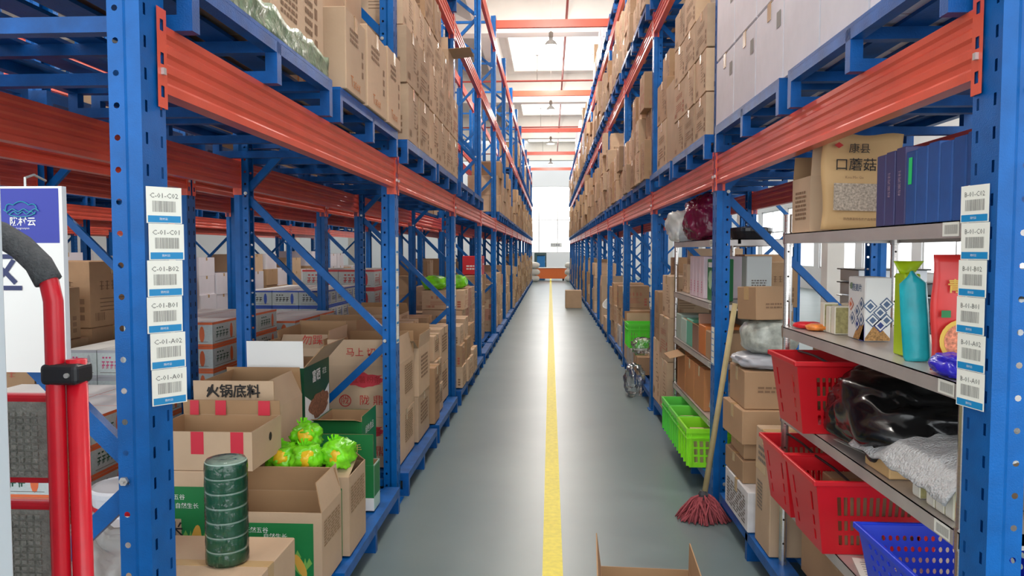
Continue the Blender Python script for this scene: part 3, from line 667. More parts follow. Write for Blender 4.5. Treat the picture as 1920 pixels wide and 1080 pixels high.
# front row of the second bay
for lab, x0, x1, y0, y1, z0, z1, fl in [
    ('tall brown carton standing behind the large red printed cartons', -1.36, -.97, 5.36, 5.86, .16, .50, None),
    ('open brown carton with one flap bent outward, atop a tall carton', -1.35, -.965, 5.36, 5.85, .502, .86, {'front': (.14, 150), 'back': (.14, 90), 'px': (.1, 95)}),
    ('slim brown carton beside the bent flap carton', -1.3, -.94, 5.95, 6.22, .16, .62, None),
    ('small brown carton on the floor pallet before the third upright, lowest of its stack', -1.3, -.97, 6.3, 6.62, .16, .40, None),
    ('small brown carton before the third upright, middle of its stack', -1.3, -.98, 6.3, 6.62, .402, .62, None),
    ('small brown carton before the third upright, topmost of its stack', -1.33, -1.0, 6.3, 6.62, .622, .84, None),
    ('brown carton lowest of the stack just behind the small carton stack', -1.4, -1.0, 6.68, 7.18, .16, .52, None),
    ('brown carton second in the stack just behind the small carton stack', -1.4, -1.0, 6.68, 7.18, .522, .86, None),
    ('flat brown carton lying across the top of the second bay stock', -1.75, -1.2, 6.2, 6.68, .842, .96, None),
    ('half open flat carton on the stock behind the second upright', -1.85, -1.38, 6.7, 7.15, .862, .99, {'front': (.12, 140), 'back': (.1, 60)}),
    ('brown carton at the back under the flat cartons of the second bay', -1.9, -1.42, 6.1, 7.1, .16, .84, None)]:
    if 'atop a tall' in lab or 'flat carton on the stock' in lab: o = carton(lab, x0, x1, y0, y1, z0, z1, CARD, fl)
    else: o = carton(lab, x0, x1, y0, y1, z0, z1, CARD if 'slim' not in lab else CARD2, fl)
    lines(o, 'px', -.3, .3, .3, .8, 6, BROWNINK, seed=int(z0 * 100))
# cartons standing on the floor out in the aisle at the third upright
for k, (x0, x1, y0, y1, z0, z1) in enumerate([(-1.2, -.9, 7.55, 7.9, .16, .38), (-1.2, -.91, 7.55, 7.9, .38, .6), (-1.22, -.93, 7.56, 7.9, .6, .8), (-1.22, -.88, 7.95, 8.4, .16, .40), (-1.2, -.9, 7.95, 8.36, .4, .62), (-1.2, -.93, 8.0, 8.4, .62, .84), (-1.2, -.88, 8.45, 8.9, .16, .44), (-1.2, -.93, 8.45, 8.9, .44, .72)]):
    stock('card2' if k % 3 == 1 else 'card', x0, x1, y0, y1, z0, z1, 'small worn carton in the low stacks just past the third C upright, %s' % ['nearest stack bottom', 'nearest stack middle', 'nearest stack top', 'middle stack bottom', 'middle stack middle', 'middle stack top', 'farthest stack bottom', 'farthest stack top'][k].replace('nearest', 'first').replace('farthest', 'third'), None)
# clear bag beside the tape rolls, buckets
lump('plastic_bag', 'milky clear plastic bag slumped beside the near blue upright of the C rack', 'bag', (-1.62, 2.5, .16), (.34, .36, .42), FILMD, 4, .3, 1.6, 5, neck=.6)
q = lump('plastic_bag', 'crumpled clear plastic bag lying before the tape roll carton', 'bag', (-1.18, 2.0, .155), (.42, .3, .26), FILMD, 8, .35, 1.8, 5)
b = MB(); hp = [(-1.50 - q.location.x + .0, .25, .15)]
b = MB(); b.tube([(-.2, .05, .1), (-.17, .08, .3), (-.12, .1, .36), (-.05, .08, .3), (0.05, .05, .2)], [.02, .018, .012, .018, .03], FILMD, 8); b.obj('bag_handle', q, smooth=True)
BKW = mat('bucket_white', (226, 228, 232), .35); BKR = mat('bucket_red_label', (206, 34, 48), .45)
for k, (x, y) in enumerate([(-1.91, 3.2), (-1.81, 2.80)]):
    s_ = 1.0 if k == 0 else .86
    r = thing('paint_bucket', 'white lidded plastic bucket with red label, %s behind the red ladder' % ['larger rear one', 'smaller front one'][k], 'bucket', (x, y, .16))
    b = MB(); b.lathe([(.115 * s_, 0), (.14 * s_, .33 * s_), (.13 * s_, .33 * s_), (.11 * s_, .02)], BKW, 36); b.obj('bucket_body', r, smooth=False)
    b = MB(); b.lathe([(.13 * s_, .33 * s_), (.15 * s_, .333 * s_), (.152 * s_, .355 * s_), (.14 * s_, .365 * s_), (.135 * s_, .358 * s_), (.02, .358 * s_)], BKW, 36); b.obj('lid', r)
    b = MB(); b.lathe([(.1175 * s_ + .0015, .03 * s_), (.1375 * s_ + .0015, .29 * s_)], BKR, 36, close=False); b.obj('printed_label', r)
    text('阿', .09, WHITE, r, (.05 * s_, -.135 * s_, .22 * s_), 'front', bold=.01); None
# ---------------------------------------------------------------- sign board, ladder, white cabinet
r = thing('sign_board', 'white and dark blue area sign board on the first blue frame, cloud emblem', 'sign', (-1.33, 1.655, 1.29))
b = MB(); b.box(-.24, .212, -.008, .008, 0, .43, WHITE); b.obj('board', r)
SB = mat('sign_blue', (34, 48, 158), .45)
b = MB(); b.face([(-.24, -.0085, .30), (.204, -.0085, .30), (.204, -.0085, .425), (-.24, -.0085, .425)], SB); b.obj('blue_header', r)
text('陇村云', .021, WHITE, r, (.118, -.0095, .348), 'front', bold=.02); text('longcunyun', .007, WHITE, r, (.118, -.0095, .334), 'front')
b = MB(); TEAL = mat('emblem_teal', (40, 150, 170), .5); cp = []
for k in range(25):
    a = PI * k / 24; cp.append((.116 - .037 * math.cos(a), -.011, .325 + .014 * math.sin(a) + .006 * abs(math.sin(3 * a))))
[cp.__setitem__(q_, (c_[0], c_[1], c_[2] + .05)) for q_, c_ in enumerate(cp)]; b.tube(cp, .0011, TEAL, 5); b.tube([(.116 + .042 * t / 10 , -.011, .375 + .003 * math.sin(t)) for t in range(-10, 11)], .0011, TEAL, 5)
b.tube([(.116 + .033 * t / 10, -.011, .369 + .003 * math.sin(t + .6)) for t in range(-10, 11)], .0011, TEAL, 5); b.tube([(.116 + .034 * math.cos(a), -.011, .372 + .012 * math.sin(a)) for a in [PI + PI * k / 12 for k in range(13)]], .0011, TEAL, 5); b.obj('cloud_emblem', r)
text('C 区', .095, mat('sign_navy', (30, 42, 92), .5), r, (.02, -.0095, .226), 'front', bold=.02)
b = MB()
for x in (-.15, .12): b.tube([(x, .0, .43), (x, .0, .45), (x, .03, .46), (x, .07, .45)], .003, BOLT, 6)
b.obj('hook', r)
# the ladder
r = thing('folding_step_ladder', 'red folding step ladder with black foam hand rail and grey tread pads', 'ladder', (-.80, 1.15, 0))
b = MB(); W = .43
arch = [(0, 0, z) for z in (.02, .5, 1.0, 1.40, 1.49)] + [(-.006, 0, 1.52), (-.022, 0, 1.55), (-.05, 0, 1.577), (-.085, 0, 1.598), (-.13, 0, 1.612), (-W / 2, 0, 1.618)]
arch += [(-W - x, y, z) for x, y, z in arch[::-1][1:]]
b.tube(arch, .0145, REDM, 12); b.obj('front_rail', r, smooth=True)
b = MB(); fa = [(-.007, 0, 1.522), (-.022, 0, 1.55), (-.05, 0, 1.577), (-.085, 0, 1.598), (-.13, 0, 1.612), (-W / 2, 0, 1.618)]; fa += [(-W - x, y, z) for x, y, z in fa[::-1][1:]]
b.tube(fa, .0205, FOAM, 14); b.obj('foam_grip', r, smooth=True)
for x in (0.030, -W - .030):
    b = MB(); b.tube([(x, .012, .02), (x, .012, .7), (x * .97, .01, 1.395)], .0155, REDM, 12); b.obj('rear_leg', r, smooth=True)
for x, s in ((.015, 1), (-W - .015, 1)):
    b = MB(); b.box(x - .031, x + .031, -.018, .03, 1.356, 1.390, BLK); bevel(b.obj('clamp', r), .008, 3)
b = MB(); b.lathe([(.004, 0), (.004, .004)], BOLT, 10); q = b.obj('rivet', r, (.032, -.0185, 1.373)); q.rotation_euler = (R(90), 0, 0)
for x in (0, .036, -W, -W - .036):
    b = MB(); b.lathe([(.019, 0), (.02, .03), (.016, .035)], BLK, 12); b.obj('rubber_foot', r, (x, .006, 0))
for k, (z0, z1) in enumerate([(1.184, 1.334), (.99, 1.153), (.72, .90), (.42, .60)]):
    t = mk('tread', None, r)
    b = MB(); b.box(-W + .02, -.014, .02, .042, z0, z1, REDM); t2 = bevel(b.obj('tread_frame', t), .006, 2)
    b = MB(); b.box(-W + .035, -.027, .0165, .02, z0 + .012, z1 - .012, PAD)
    for i in range(int((z1 - z0 - .03) / .011)):
        for j in range(28):
            xx = -W + .04 + j * .0125; 
            if xx < -.036: b.box(xx, xx + .0085, .0135, .0165, z0 + .016 + i * .011, z0 + .023 + i * .011, PAD)
    b.obj('grip_pad', t)
b = MB(); b.box(-1.25, -.727, .88, .95, 0, 1.70, mat('white_enamel', (206, 216, 222), .35)); o = tag(bevel(b.obj('cabinet_door'), .004), 'white enamelled steel door leaf standing at the very edge beside the ladder', 'cabinet door'); o['kind'] = 'thing'
b = MB(); b.box(-.83, -.81, .85, .881, .9, 1.02, CHROME); b.obj('handle', o)
# ---------------------------------------------------------------- location tags
def tags(codes, pref, loc, rz, w, label, top_gap=0):
    n = len(codes); th = .0868; r = thing('location_tag_strip', label, 'label', loc, R(rz))
    for k, c in enumerate(codes):
        z = -k * th; sk = .004 * math.sin(k * 1.7)
        t = mk('tag', None, r, (sk, 0, z)); b = MB(); b.box(-w / 2, w / 2, -.0008, 0, -th, -.001, PAPER); b.obj('paper', t)
        b = MB(); b.face([(-w / 2 + .003, -.0012, -th + .002), (w / 2 - .003, -.0012, -th + .002), (w / 2 - .003, -.0012, -th + .018), (-w / 2 + .003, -.0012, -th + .018)], CYAN); b.obj('cyan_band', t)
        text(c, .0165, mat('tag_ink', (110, 108, 104), .7), t, (0, -.0014, -.022), 'front'); text('陇村云', .0065, WHITE, t, (-.002, -.0016, -th + .010), 'front')
        b = MB(); x = -w * .33; r2 = random.Random(k)
        while x < w * .33: ww = r2.choice([.0008, .0015, .0022]); b.face([(x, -.0012, -.06), (x + ww, -.0012, -.06), (x + ww, -.0012, -.034), (x, -.0012, -.034)], BARC); x += ww + r2.choice([.0008, .0014])
        b.obj('barcode', t)
    return r
tags(['C-01-C02', 'C-01-C01', 'C-01-B02', 'C-01-B01', 'C-01-A02', 'C-01-A01'], 'C', (-.917, 1.720, 1.724), 50, .082, 'hanging strip of six white location tags reading C-01 on the near upright')
tags(['B-01-C02', 'B-01-C01', 'B-01-B02', 'B-01-B01', 'B-01-A02', 'B-01-A01'], 'B', (.982, 1.775, 1.725), -80, .088, 'hanging strip of six white location tags reading B-01 on the near upright')
b = MB()
for k in range(6): b.box(-.0012, 0, -.035, .035, -.11 * k - .108, -.11 * k, PAPER); b.box(-.0016, -.0012, -.03, .03, -.11 * k - .1, -.11 * k - .085, CYAN)
TAGM = b.mesh('tags')
for i in range(1, 13):
    y = Y0 + BAY * i - .055
    o = mk('location_tag_strip', TAGM, None, (XL + .0005, y, 1.66), (0, 0, PI)); tag(o, 'white location tag strip on the %s upright of the C rack' % ORD[i], 'label', 'location tag strips on the uprights')
    o = mk('location_tag_strip', TAGM, None, (XR - .0005, y + .02, 1.66 - .55 * (i == 1)), (0, 0, 0)); tag(o, 'white location tag strip on the %s upright of the B rack' % ORD[i], 'label', 'location tag strips on the uprights')
    if i == 1: o.scale = (1, 1, .35)
# ================================================================ B side: steel shelving units and what stands on them
SZ = [.47, .855, 1.235, 1.65]
def shelving(y0, y1, label):
    r = thing('steel_shelving_unit', label, 'shelf', (1.04, y0, PH)); D = .5; W = y1 - y0
    for x in (.018, D - .018):
        for y in (.018, W - .018):
            b = MB(); b.tube([(x, y, 0), (x, y, 1.58)], .017, CHROME, 12); b.tube([(x, y, 1.58), (x, y, 1.585)], .019, CHROME, 12)
            p = b.obj('post', r, smooth=False)
            h = MB()
            for k in range(12): h.lathe([(.0045, 0), (.0045, .0009)], DARK, 8)
            hh = MB()
            for k in range(13):
                hh.poly([(x - .003 + .0045 * math.cos(a), y - .0178, .1 + k * .11 + .0045 * math.sin(a)) for a in [2 * PI * q / 8 for q in range(8)]], [tuple(range(8))], DARK)
            hh.obj('peg_hole', p)
    for k, z in enumerate(SZ):
        z -= PH; b = MB(); b.box(0, D, 0, W, z - .004, z, SHELFM)
        for a in ((0, .0015, 0, W), (D - .0015, D, 0, W), (0, D, 0, .0015), (0, D, W - .0015, W)): b.box(a[0], a[1], a[2], a[3], z - .042, z, SHELFM)
        b.box(0, .02, 0, W, z - .044, z - .042, SHELFM); b.box(D * .3, D * .34, 0, W, z - .03, z - .004, SHELFM); b.box(D * .66, D * .7, 0, W, z - .03, z - .004, SHELFM)
        s = b.obj('shelf_board', r)
        for x in (.018, D - .018):
            for y in (.018, W - .018): c = MB(); c.tube([(x, y, z - .05), (x, y, z + .006)], .0205, CHROME, 12); c.obj('sleeve', s)
        lb = MB(); lb.face([(-.0012, q, v) for q, v in ((.12, z - .040), (.04, z - .040), (.04, z - .003), (.12, z - .003))], PAPER)
        for q in range(14): lb.face([(-.0016, a, v) for a, v in ((.108 - q * .0045, z - .034), (.1055 - q * .0045, z - .034), (.1055 - q * .0045, z - .010), (.108 - q * .0045, z - .010))], BARC)
        lb.obj('shelf_label', s)
    return r
shelving(1.905, 3.38, 'polished steel four tier shelving unit just past the near B upright, full of red baskets')
shelving(4.78, 6.30, 'second polished steel shelving unit past the second B upright, maroon bag on top')
# baskets
def basket(label, x0, x1, y0, y1, z, h, m, round_=False):
    cx, cy = (x0 + x1) / 2, (y0 + y1) / 2; w, d = (x1 - x0) / 2, (y1 - y0) / 2; r = thing('shopping_basket', label, 'basket', (cx, cy, z), 0, 'plastic baskets on the near steel shelf'); b = MB(); tp = .84
    def wall(fa, L_, sx, cols):
        hc = [(.12, .27), (.32, .47), (.52, .80)] if not round_ else [(.12 + .155 * k, .12 + .155 * k + .12) for k in range(5)]
        us = [0, .14] + [.14 + .72 * k / cols for k in range(1, cols + 1)] + [1]; vs = [0] + [v for p in hc for v in p] + [1]
        for i in range(len(us) - 1):
            for j in range(len(vs) - 1):
                hole = 0 < i < len(us) - 2 and (vs[j], vs[j + 1]) in hc
                plain = cols == 7 and not round_ and 1 < i < len(us) - 3
                if hole and not (plain and sx):
                    hw = (us[i + 1] - us[i]) * .3; hh = (vs[j + 1] - vs[j]) * (.46 if not round_ else .34); b.cellhole(fa, us[i], us[i + 1], vs[j], vs[j + 1], hw, hh, m, round_)
                else: b.face([fa(us[i], vs[j]), fa(us[i + 1], vs[j]), fa(us[i + 1], vs[j + 1]), fa(us[i], vs[j + 1])], m)
    T = lambda v: tp + (1 - tp) * v
    wall(lambda u, v: ((2 * u - 1) * w * T(v), -d * T(v), v * h), w, 0, 14); wall(lambda u, v: ((1 - 2 * u) * w * T(v), d * T(v), v * h), w, 0, 14)
    wall(lambda u, v: (-w * T(v), (1 - 2 * u) * d * T(v), v * h), d, 1, 7); wall(lambda u, v: (w * T(v), (2 * u - 1) * d * T(v), v * h), d, 1, 7)
    o = b.obj('basket_wall', r); solid(o, .003)
    b = MB(); b.box(-w * tp, w * tp, -d * tp, d * tp, 0, .004, m); b.obj('basket_bottom', r)
    b = MB(); q = .012
    for a in ((-w - q, w + q, -d - q, -d + .002), (-w - q, w + q, d - .002, d + q), (-w - q, -w + .002, -d, d), (w - .002, w + q, -d, d)): b.box(a[0], a[1], a[2], a[3], h - .016, h + .004, m)
    bevel(b.obj('rim', r), .004, 2)
    if not round_:
        b = MB(); b.tube([(-w * .5, -d - .002, h), (-w * .5, -d * .2, h + .006), (-w * .5, d * .3, h + .004), (-w * .5, d, h)], .005, BLK, 8); b.obj('handle', r); b = MB(); b.tube([(w * .5, -d, h), (w * .5, 0, h + .006), (w * .5, d, h)], .005, BLK, 8); b.obj('handle', r)
    return r
basket('red plastic shopping basket on the third tier of the near steel shelf', .955, 1.42, 2.90, 3.24, .857, .285, REDP)
basket('red plastic shopping basket farther back on the lowest tier of the near steel shelf', .96, 1.42, 3.04, 3.37, .472, .275, REDP)
basket('red plastic shopping basket in the middle of the lowest tier, brown carton inside', .955, 1.42, 2.67, 3.01, .472, .275, REDP)
basket('deep blue plastic basket with rows of round holes on the lowest tier', 1.0, 1.45, 2.0, 2.42, .472, .215, BLUP, True)
carton('brown carton lying inside the middle red basket on the lowest tier', 1.08, 1.34, 2.72, 2.96, .478, .70, CARD2)
stock('card', 1.1, 1.3, 3.1, 3.3, .478, .62, 'brown box inside the farther red basket on the lowest tier')
# top tier
o = carton('open brown carton at the far end of the top tier of the near steel shelf', 1.06, 1.22, 3.1, 3.32, 1.652, 1.88, CARD, {'front': (.12, 100), 'px': (.1, 85), 'back': (.1, 80)}); lines(o, 'nx', -.3, .3, .2, .75, 7, BROWNINK)
panel(o, 'front', .05, .45, .0, .18, GREENB)
KR = mat('kraft_paper', (206, 168, 116), .65, 0, 0, 6, .06, .3, 8)
r = thing('kraft_paper_bag', 'large kraft paper bag of dried mushrooms with black brush characters, leaning on the top tier', 'bag', (1.195, 2.93, 1.652), 12)
r.rotation_euler = (R(-5), R(2), R(-3))
def bagf(u, v, s):
    x = (u - .5) * .295; bul = math.sin(PI * u) * math.sin(PI * min(1, v * 1.1)) * .03
    return (x + .006 * math.sin(v * 7), s * (bul + .004 * (1 - v) + .001) , v * .375 + .006 * math.sin(u * 9) * v)
o = sheet('bag_front', lambda u, v: bagf(u, v, -1), 14, 14, KR, r, .001); o = sheet('bag_back', lambda u, v: bagf(u, v, 1.2), 14, 14, KR, r, .001)
for s_, sz, x, z in (('康县', .04, -.02, .31), ('口蘑菇', .052, -.035, .245)): q = text(s_, sz, INK, r, (x, -.034 if z < .25 else -.029, z), 'front', bold=.004)
text('Kou Mo Gu', .014, BROWNINK, r, (-.04, -.037, .198), 'front'); text('陕西康县特色农产品有限公司', .011, BROWNINK, r, (0, -.021, .04), 'front')
b = MB(); b.face([(-.112, -.0225, .325), (-.095, -.0225, .313), (-.078, -.0225, .325), (-.095, -.0225, .337)], REDINK); b.obj('printed_diamond', r)
b = MB(); b.face([(-.115 + .17 * u, -.0375, .07 + .105 * v) for u, v in ((0, 0), (1, 0), (1, 1), (0, 1))], mat('mushroom_print', (176, 160, 142), .7, 0, 0, 130, .45)); b.obj('printed_window', r)
for k in range(9):
    m = BINDER if k > 1 else BINDER2; y = 1.935 + k * .066 if k < 7 else 1.94 + k * .066; kk = 8 - k; m = BINDER2 if kk < 3 else BINDER
    r = thing('ring_binder', 'upright blue binder on the top tier, %s from the mushroom bag' % ORD[kk], 'binder', (1.19, y + .03, 1.652), 0, 'blue binders on the top tier'); h = (.24 if kk < 3 else .228) - .004 * (k % 3)
    b = MB(); b.box(-.11, .11, -.03, .03, 0, h, m); bevel(b.obj('cover', r), .004, 2)
    b = MB(); b.box(-.105, .1115, -.024, .024, .004, h - .004, WHITE) if False else b.box(.108, .1115, -.024, .024, .01, h - .01, PAPER); b.obj('paper_block', r)
    if kk in (1, 2): text('档案资料', .02, mat('spine_ink', (170, 150, 170), .6), r, (-.1115, 0, .13), 'nx', sx=1).rotation_euler = (0, R(-90), 0)
    if kk == 3: b = MB(); b.face([(-.1115, y_, z_) for y_, z_ in ((.012, .12), (-.01, .12), (-.012, .2), (.01, .2))], mat('green_mark', (30, 220, 120), .4)); b.obj('green_mark', r)
# second tier
def packet(name, label, x, y, z, w, d, h, m, rz=0, tilt=0, pinch=True, ink=None, cat='packet'):
    r = thing(name, label, cat, (x, y, z), rz); r.rotation_euler = (R(tilt), 0, R(rz))
    b = MB(); prof = [(0, .85), (.04, 1), (.5, 1.04), (.86, 1), (.94, .35), (1, .06)] if pinch else [(0, 1), (1, 1)]
    n = 12; vs = []
    for t, k in prof:
        for q in range(n):
            a = 2 * PI * q / n; e = .45; cx = math.copysign(abs(math.cos(a)) ** e, math.cos(a)); cy = math.copysign(abs(math.sin(a)) ** e, math.sin(a))
            vs.append((cx * w / 2 * (1 if t < .9 else 1.02), cy * d / 2 * k, t * h))
    b.poly(vs, [(i * n + q, i * n + (q + 1) % n, (i + 1) * n + (q + 1) % n, (i + 1) * n + q) for i in range(len(prof) - 1) for q in range(n)] + [tuple(range(n))[::-1], tuple((len(prof) - 1) * n + q for q in range(n))], m)
    b.obj('pouch', r, smooth=True); return r
o = carton('white oatmeal box with blue and orange diamond pattern, second tier of the near steel shelf', 1.165, 1.26, 2.80, 2.955, 1.237, 1.475, WHITE, tape=None, name='oatmeal_box', cat='box')
w, d, h = dims(o); OAT = mat('oat_print', (176, 132, 78), .7, 0, 0, 160, .5); BP = mat('slate_blue_print', (86, 108, 140), .6); OP = mat('orange_print', (220, 120, 84), .6)
for fc, sgn in (('front', 1), ('nx', -1)):
    panel(o, fc, -.48, .48, .01, .26, OAT, shape=[(0, .15), (0, 0), (1, 0), (1, .15), (.62, .8), (.45, 1), (.3, .85)] if fc == 'front' else [(.35, 0), (1, 0), (1, 1), (.75, .9), (.5, .5)])
    for i, (u, v, m_) in enumerate([(-.2, .33, BP), (.08, .45, BP), (.33, .33, BP), (.1, .25, mat('navy_print', (48, 66, 130), .6)), (-.3, .55, OP if fc == 'nx' else BP), (.32, .58, BP)]):
        fw = w if fc == 'front' else d; R_ = .026
        q = MB()
        for rr, mm, e in ((R_, m_, .0015), (R_ * .78, WHITE, .002), (R_ * .5, m_, .0025)):
            q.face([off(fc, w, d, h, u + a / fw, v + c_ / h, e) for a, c_ in ((-rr, 0), (0, -rr), (rr, 0), (0, rr))], mm)
        q.obj('printed_diamond', o)
write(o, 'nx', '燕麦片', .03, .05, .82, BP, bold=.01); blob(o, 'nx', -.3, .85, .09, .06, mat('sage_print', (130, 150, 120), .6))
panel(o, 'nx', .2, .5, 0, .3, SB, shape=[(0, 0), (1, 0), (1, 1)]); 
SOAP = mat('cream_box', (226, 222, 204), .5); SOAP2 = mat('olive_box_print', (168, 160, 110), .5, 0, 0, 60, .3)
for k, (y, h_, m_) in enumerate([(3.02, .115, SOAP), (3.075, .11, SOAP), (3.14, .12, SOAP)]):
    o = carton('small cream box on the second tier left of the oatmeal box, %s' % ['beside it', 'in the middle', 'outermost'][k] if False else 'small cream box on the second tier, %s from the oatmeal box' % ORD[k], 1.14, 1.20, y, y + .045, 1.237, 1.237 + h_, SOAP, tape=None, name='small_box', cat='box'); panel(o, 'front', -.45, .45, .05, .95, SOAP2)
o = carton('yellow and white round cornered pack beside the oatmeal box', 1.20, 1.26, 2.98, 3.01, 1.237, 1.375, YEL, tape=None, name='small_box', cat='box'); panel(o, 'nx', -.4, .4, .1, .9, WHITE)
b = MB(); b.lathe([(.045, 0), (.055, .11), (.06, .112), (.06, .118), (.0, .118)], mat('beige_tub', (206, 192, 168), .5), 24); tag(b.obj('tub', None, (1.27, 3.13, 1.237)), 'beige paper tub with white lid at the back of the second tier', 'tub')
for k in range(2): lump('snack_packet', 'small %s snack packet lying at the far end of the second tier' % ['red', 'orange and yellow'][k], 'packet', (1.12 + .02 * k, 3.27 - .09 * k, 1.237 + .0), (.12, .09, .03), [REDP, mat('orange_packet', (236, 140, 60), .3, 0, 0, 50, .3)][k], k, .15, 2, 3)
LG = mat('yellow_green_box', (176, 206, 22), .4)
o = carton('tall slim yellow green box on the second tier with a pouch top', 1.12, 1.17, 2.40, 2.47, 1.237, 1.50, LG, tape=None, name='slim_box', cat='box'); sheet('pouch_top', lambda u, v: ((u - .5) * (.05 + .04 * v), .0 + .02 * (v - .5) * math.sin(5 * u), .263 + v * .04), 8, 3, LG, o, .002)
panel(o, 'front', -.08, -.02, 0, 1, mat('dark_lime', (120, 160, 20), .4))
r = packet('teal_pouch', 'teal plastic pouch tapering upward beside the yellow green box', 1.125, 2.32, 1.237, .062, .075, .275, mat('teal_film', (30, 178, 190), .3, 0, 0, 16, .15, .4, 10), 60, -4)
r = packet('grey_pouch', 'thin silvery pouch squeezed behind the teal pouch', 1.17, 2.26, 1.237, .05, .05, .24, mat('silver_film', (150, 160, 164), .35, 0, 0, 16, .15, .4, 10), 70, 0)
r = thing('instant_food_bag', 'large red bag with yellow characters and a bowl of noodles picture, beside the chrome post', 'bag', (1.185, 2.13, 1.237), 0)
def rb(u, v, s): return ((u - .5) * .23 + .004 * math.sin(v * 9), s * (.02 * math.sin(PI * u) * math.sin(PI * v) + .002), v * .325)
RB = mat('red_bag_film', (214, 52, 48), .35, 0, 0, 8, .08, .3, 8)
sheet('bag_front', lambda u, v: rb(u, v, -1), 14, 14, RB, r, .001); sheet('bag_back', lambda u, v: rb(u, v, 1), 14, 14, RB, r, .001)
text('青稞', .04, mat('gold_print', (224, 180, 70), .5), r, (-.045, -.0215, .235), 'front', bold=.02)
for m_, rr, e in ((mat('gold_print', (0, 0, 0)), .06, .0255), (mat('noodle_print', (214, 130, 96), .6, 0, 0, 120, .5), .048, .0265)):
    b = MB(); b.face([(-.045 + rr * math.cos(2 * PI * k / 24), -e, .085 + rr * math.sin(2 * PI * k / 24)) for k in range(24)], m_); b.obj('printed_bowl', r)
b = MB(); b.face([(-.10, -.0225, .15), (-.075, -.0235, .15), (-.075, -.0235, .17), (-.10, -.0225, .17)], GREENB); b.face([(-.10, -.015, .0), (.10, -.015, .0), (.1, -.018, .045), (-.10, -.018, .045)], mat('teal_print', (80, 170, 160), .5)); b.obj('printed_panel', r)
lump('blue_packet', 'crumpled royal blue packet on the second tier rim beside the chrome post', 'packet', (1.085, 2.03, 1.2375), (.11, .14, .06), mat('blue_film', (44, 40, 196), .25, 0, 0, 10, .15, .5, 16), 3, .3, 2)
# third tier
lump('black_bin_bag', 'large shiny black plastic bag filling the third tier of the near steel shelf', 'bag', (1.25, 2.63, .857), (.46, .62, .285), BLKBAG, 6, .3, 1.25, 5, rz=0, sharp=.5)
def bub(u, v):
    x = 1.03 + .48 * u; y = 1.96 + .62 * v
    return (x, y, .955 + .035 * min(1, u * 3) + .012 * math.sin(u * 5 + v * 3) + .012 * noise.noise(Vector((u * 9, v * 9, 0))) + .05 * u - (.05 * max(0, .12 - u) / .12))
o = sheet('bubble_wrap_sheet', bub, 40, 44, BUBBLE, None, .006); tag(o, 'grey bubble wrap sheet spread over the boxes on the third tier', 'bubble wrap')
for k, y in enumerate((2.16, 2.08, 2.03, 1.98)):
    o = carton('cream and olive soap box under the bubble wrap, %s from the kraft packet' % ORD[k], 1.065, 1.115, y, y + .043, .857, .945, SOAP, tape=None, name='soap_box', cat='box'); panel(o, 'nx', -.4, .4, .1, .9, mat('cream_print', (232, 230, 218), .5)); panel(o, 'front', -.45, .45, .03, .97, SOAP2)
o = carton('kraft paper wrapped packet with folded creases on the third tier', 1.06, 1.16, 2.34, 2.52, .857, .945, KR, tape=None, name='kraft_packet', cat='packet')
carton('plain carton holding up the far side of the bubble wrap', 1.3, 1.48, 2.0, 2.3, .857, .93, CARD)
for k, (x, y, z, rz) in enumerate([(1.16, 2.75, .8585, 10), (1.13, 2.55, .4735, -12), (1.2, 2.52, .475, 20)]):
    b = MB(); b.box(-.07, .07, -.1, .1, 0, .0012, PAPER); o = b.obj('paper_sheet', None, (x, y, z)); o.rotation_euler.z = R(rz); tag(o, 'loose printed paper sheet, %s' % ['on the third tier before the black bag', 'on the lowest tier behind the blue basket', 'overlapping the sheet behind the blue basket'][k], 'paper')
    b = MB(); [b.face([(a, v, .0016) for a, v in ((-.05, -.08 + i * .02), (.05 - .02 * (i % 3), -.08 + i * .02), (.05 - .02 * (i % 3), -.074 + i * .02), (-.05, -.074 + i * .02))], BARC) for i in range(8)]; b.obj('printed_lines', o)
carton('dark brown carton on the floor pallet under the near steel shelf', 1.12, 1.5, 2.5, 3.3, .155, .40, CARD2)
# ---- between the two shelving units
o = carton('tall brown carton standing on the pallet corner beside the near shelf, clear tape peeling', 1.015, 1.30, 3.42, 3.66, .153, .72, CARD, None); lines(o, 'nx', -.35, .0, .3, .55, 8, GREY); lines(o, 'nx', -.3, .2, .7, .85, 3, GREY)
b = MB(); b.box(-.1435, -.1425, -.05, .12, .36, .40, TAPE); b.obj('packing_tape', o)
o = carton('scuffed white carton at the bottom of the stack by the second B upright', .995, 1.42, 3.72, 4.20, .153, .36, mat('scuffed_white', (214, 212, 212), .6, 0, 0, 12, .12)); lines(o, 'nx', -.4, .4, .1, .8, 9, GREY); lines(o, 'front', .1, .45, .1, .4, 5, BARC)
for k, (x0, x1, y0, y1, z0, z1, lab, m_) in enumerate([
    (1.0, 1.37, 3.86, 4.22, .362, .48, 'first brown carton above the scuffed white carton', CARD2), (1.02, 1.37, 3.88, 4.2, .482, .57, 'second brown carton above the scuffed white carton', CARD2),
    (.985, 1.36, 3.84, 4.22, .572, .75, 'third brown carton above the scuffed white carton, overlapping the aisle', CARD2), (1.01, 1.35, 3.86, 4.2, .752, .95, 'fourth brown carton in the stack, under the grey wrapped pack', CARD2)]):
    o = carton(lab, x0, x1, y0, y1, z0, z1, m_, rz=[1, -2, 2, -1][k]); panel(o, 'front', .0, .12, .3, .6, PAPER) if k == 1 else lines(o, 'front', -.3, .1, .4, .6, 2, BROWNINK)
lump('film_pack', 'flat grey white film wrapped pack on the brown carton stack', 'pack', (1.18, 4.03, .952), (.38, .36, .08), mat('grey_film', (176, 178, 184), .3, 0, 0, 10, .1, .5, 12), 2, .15, 2.5)
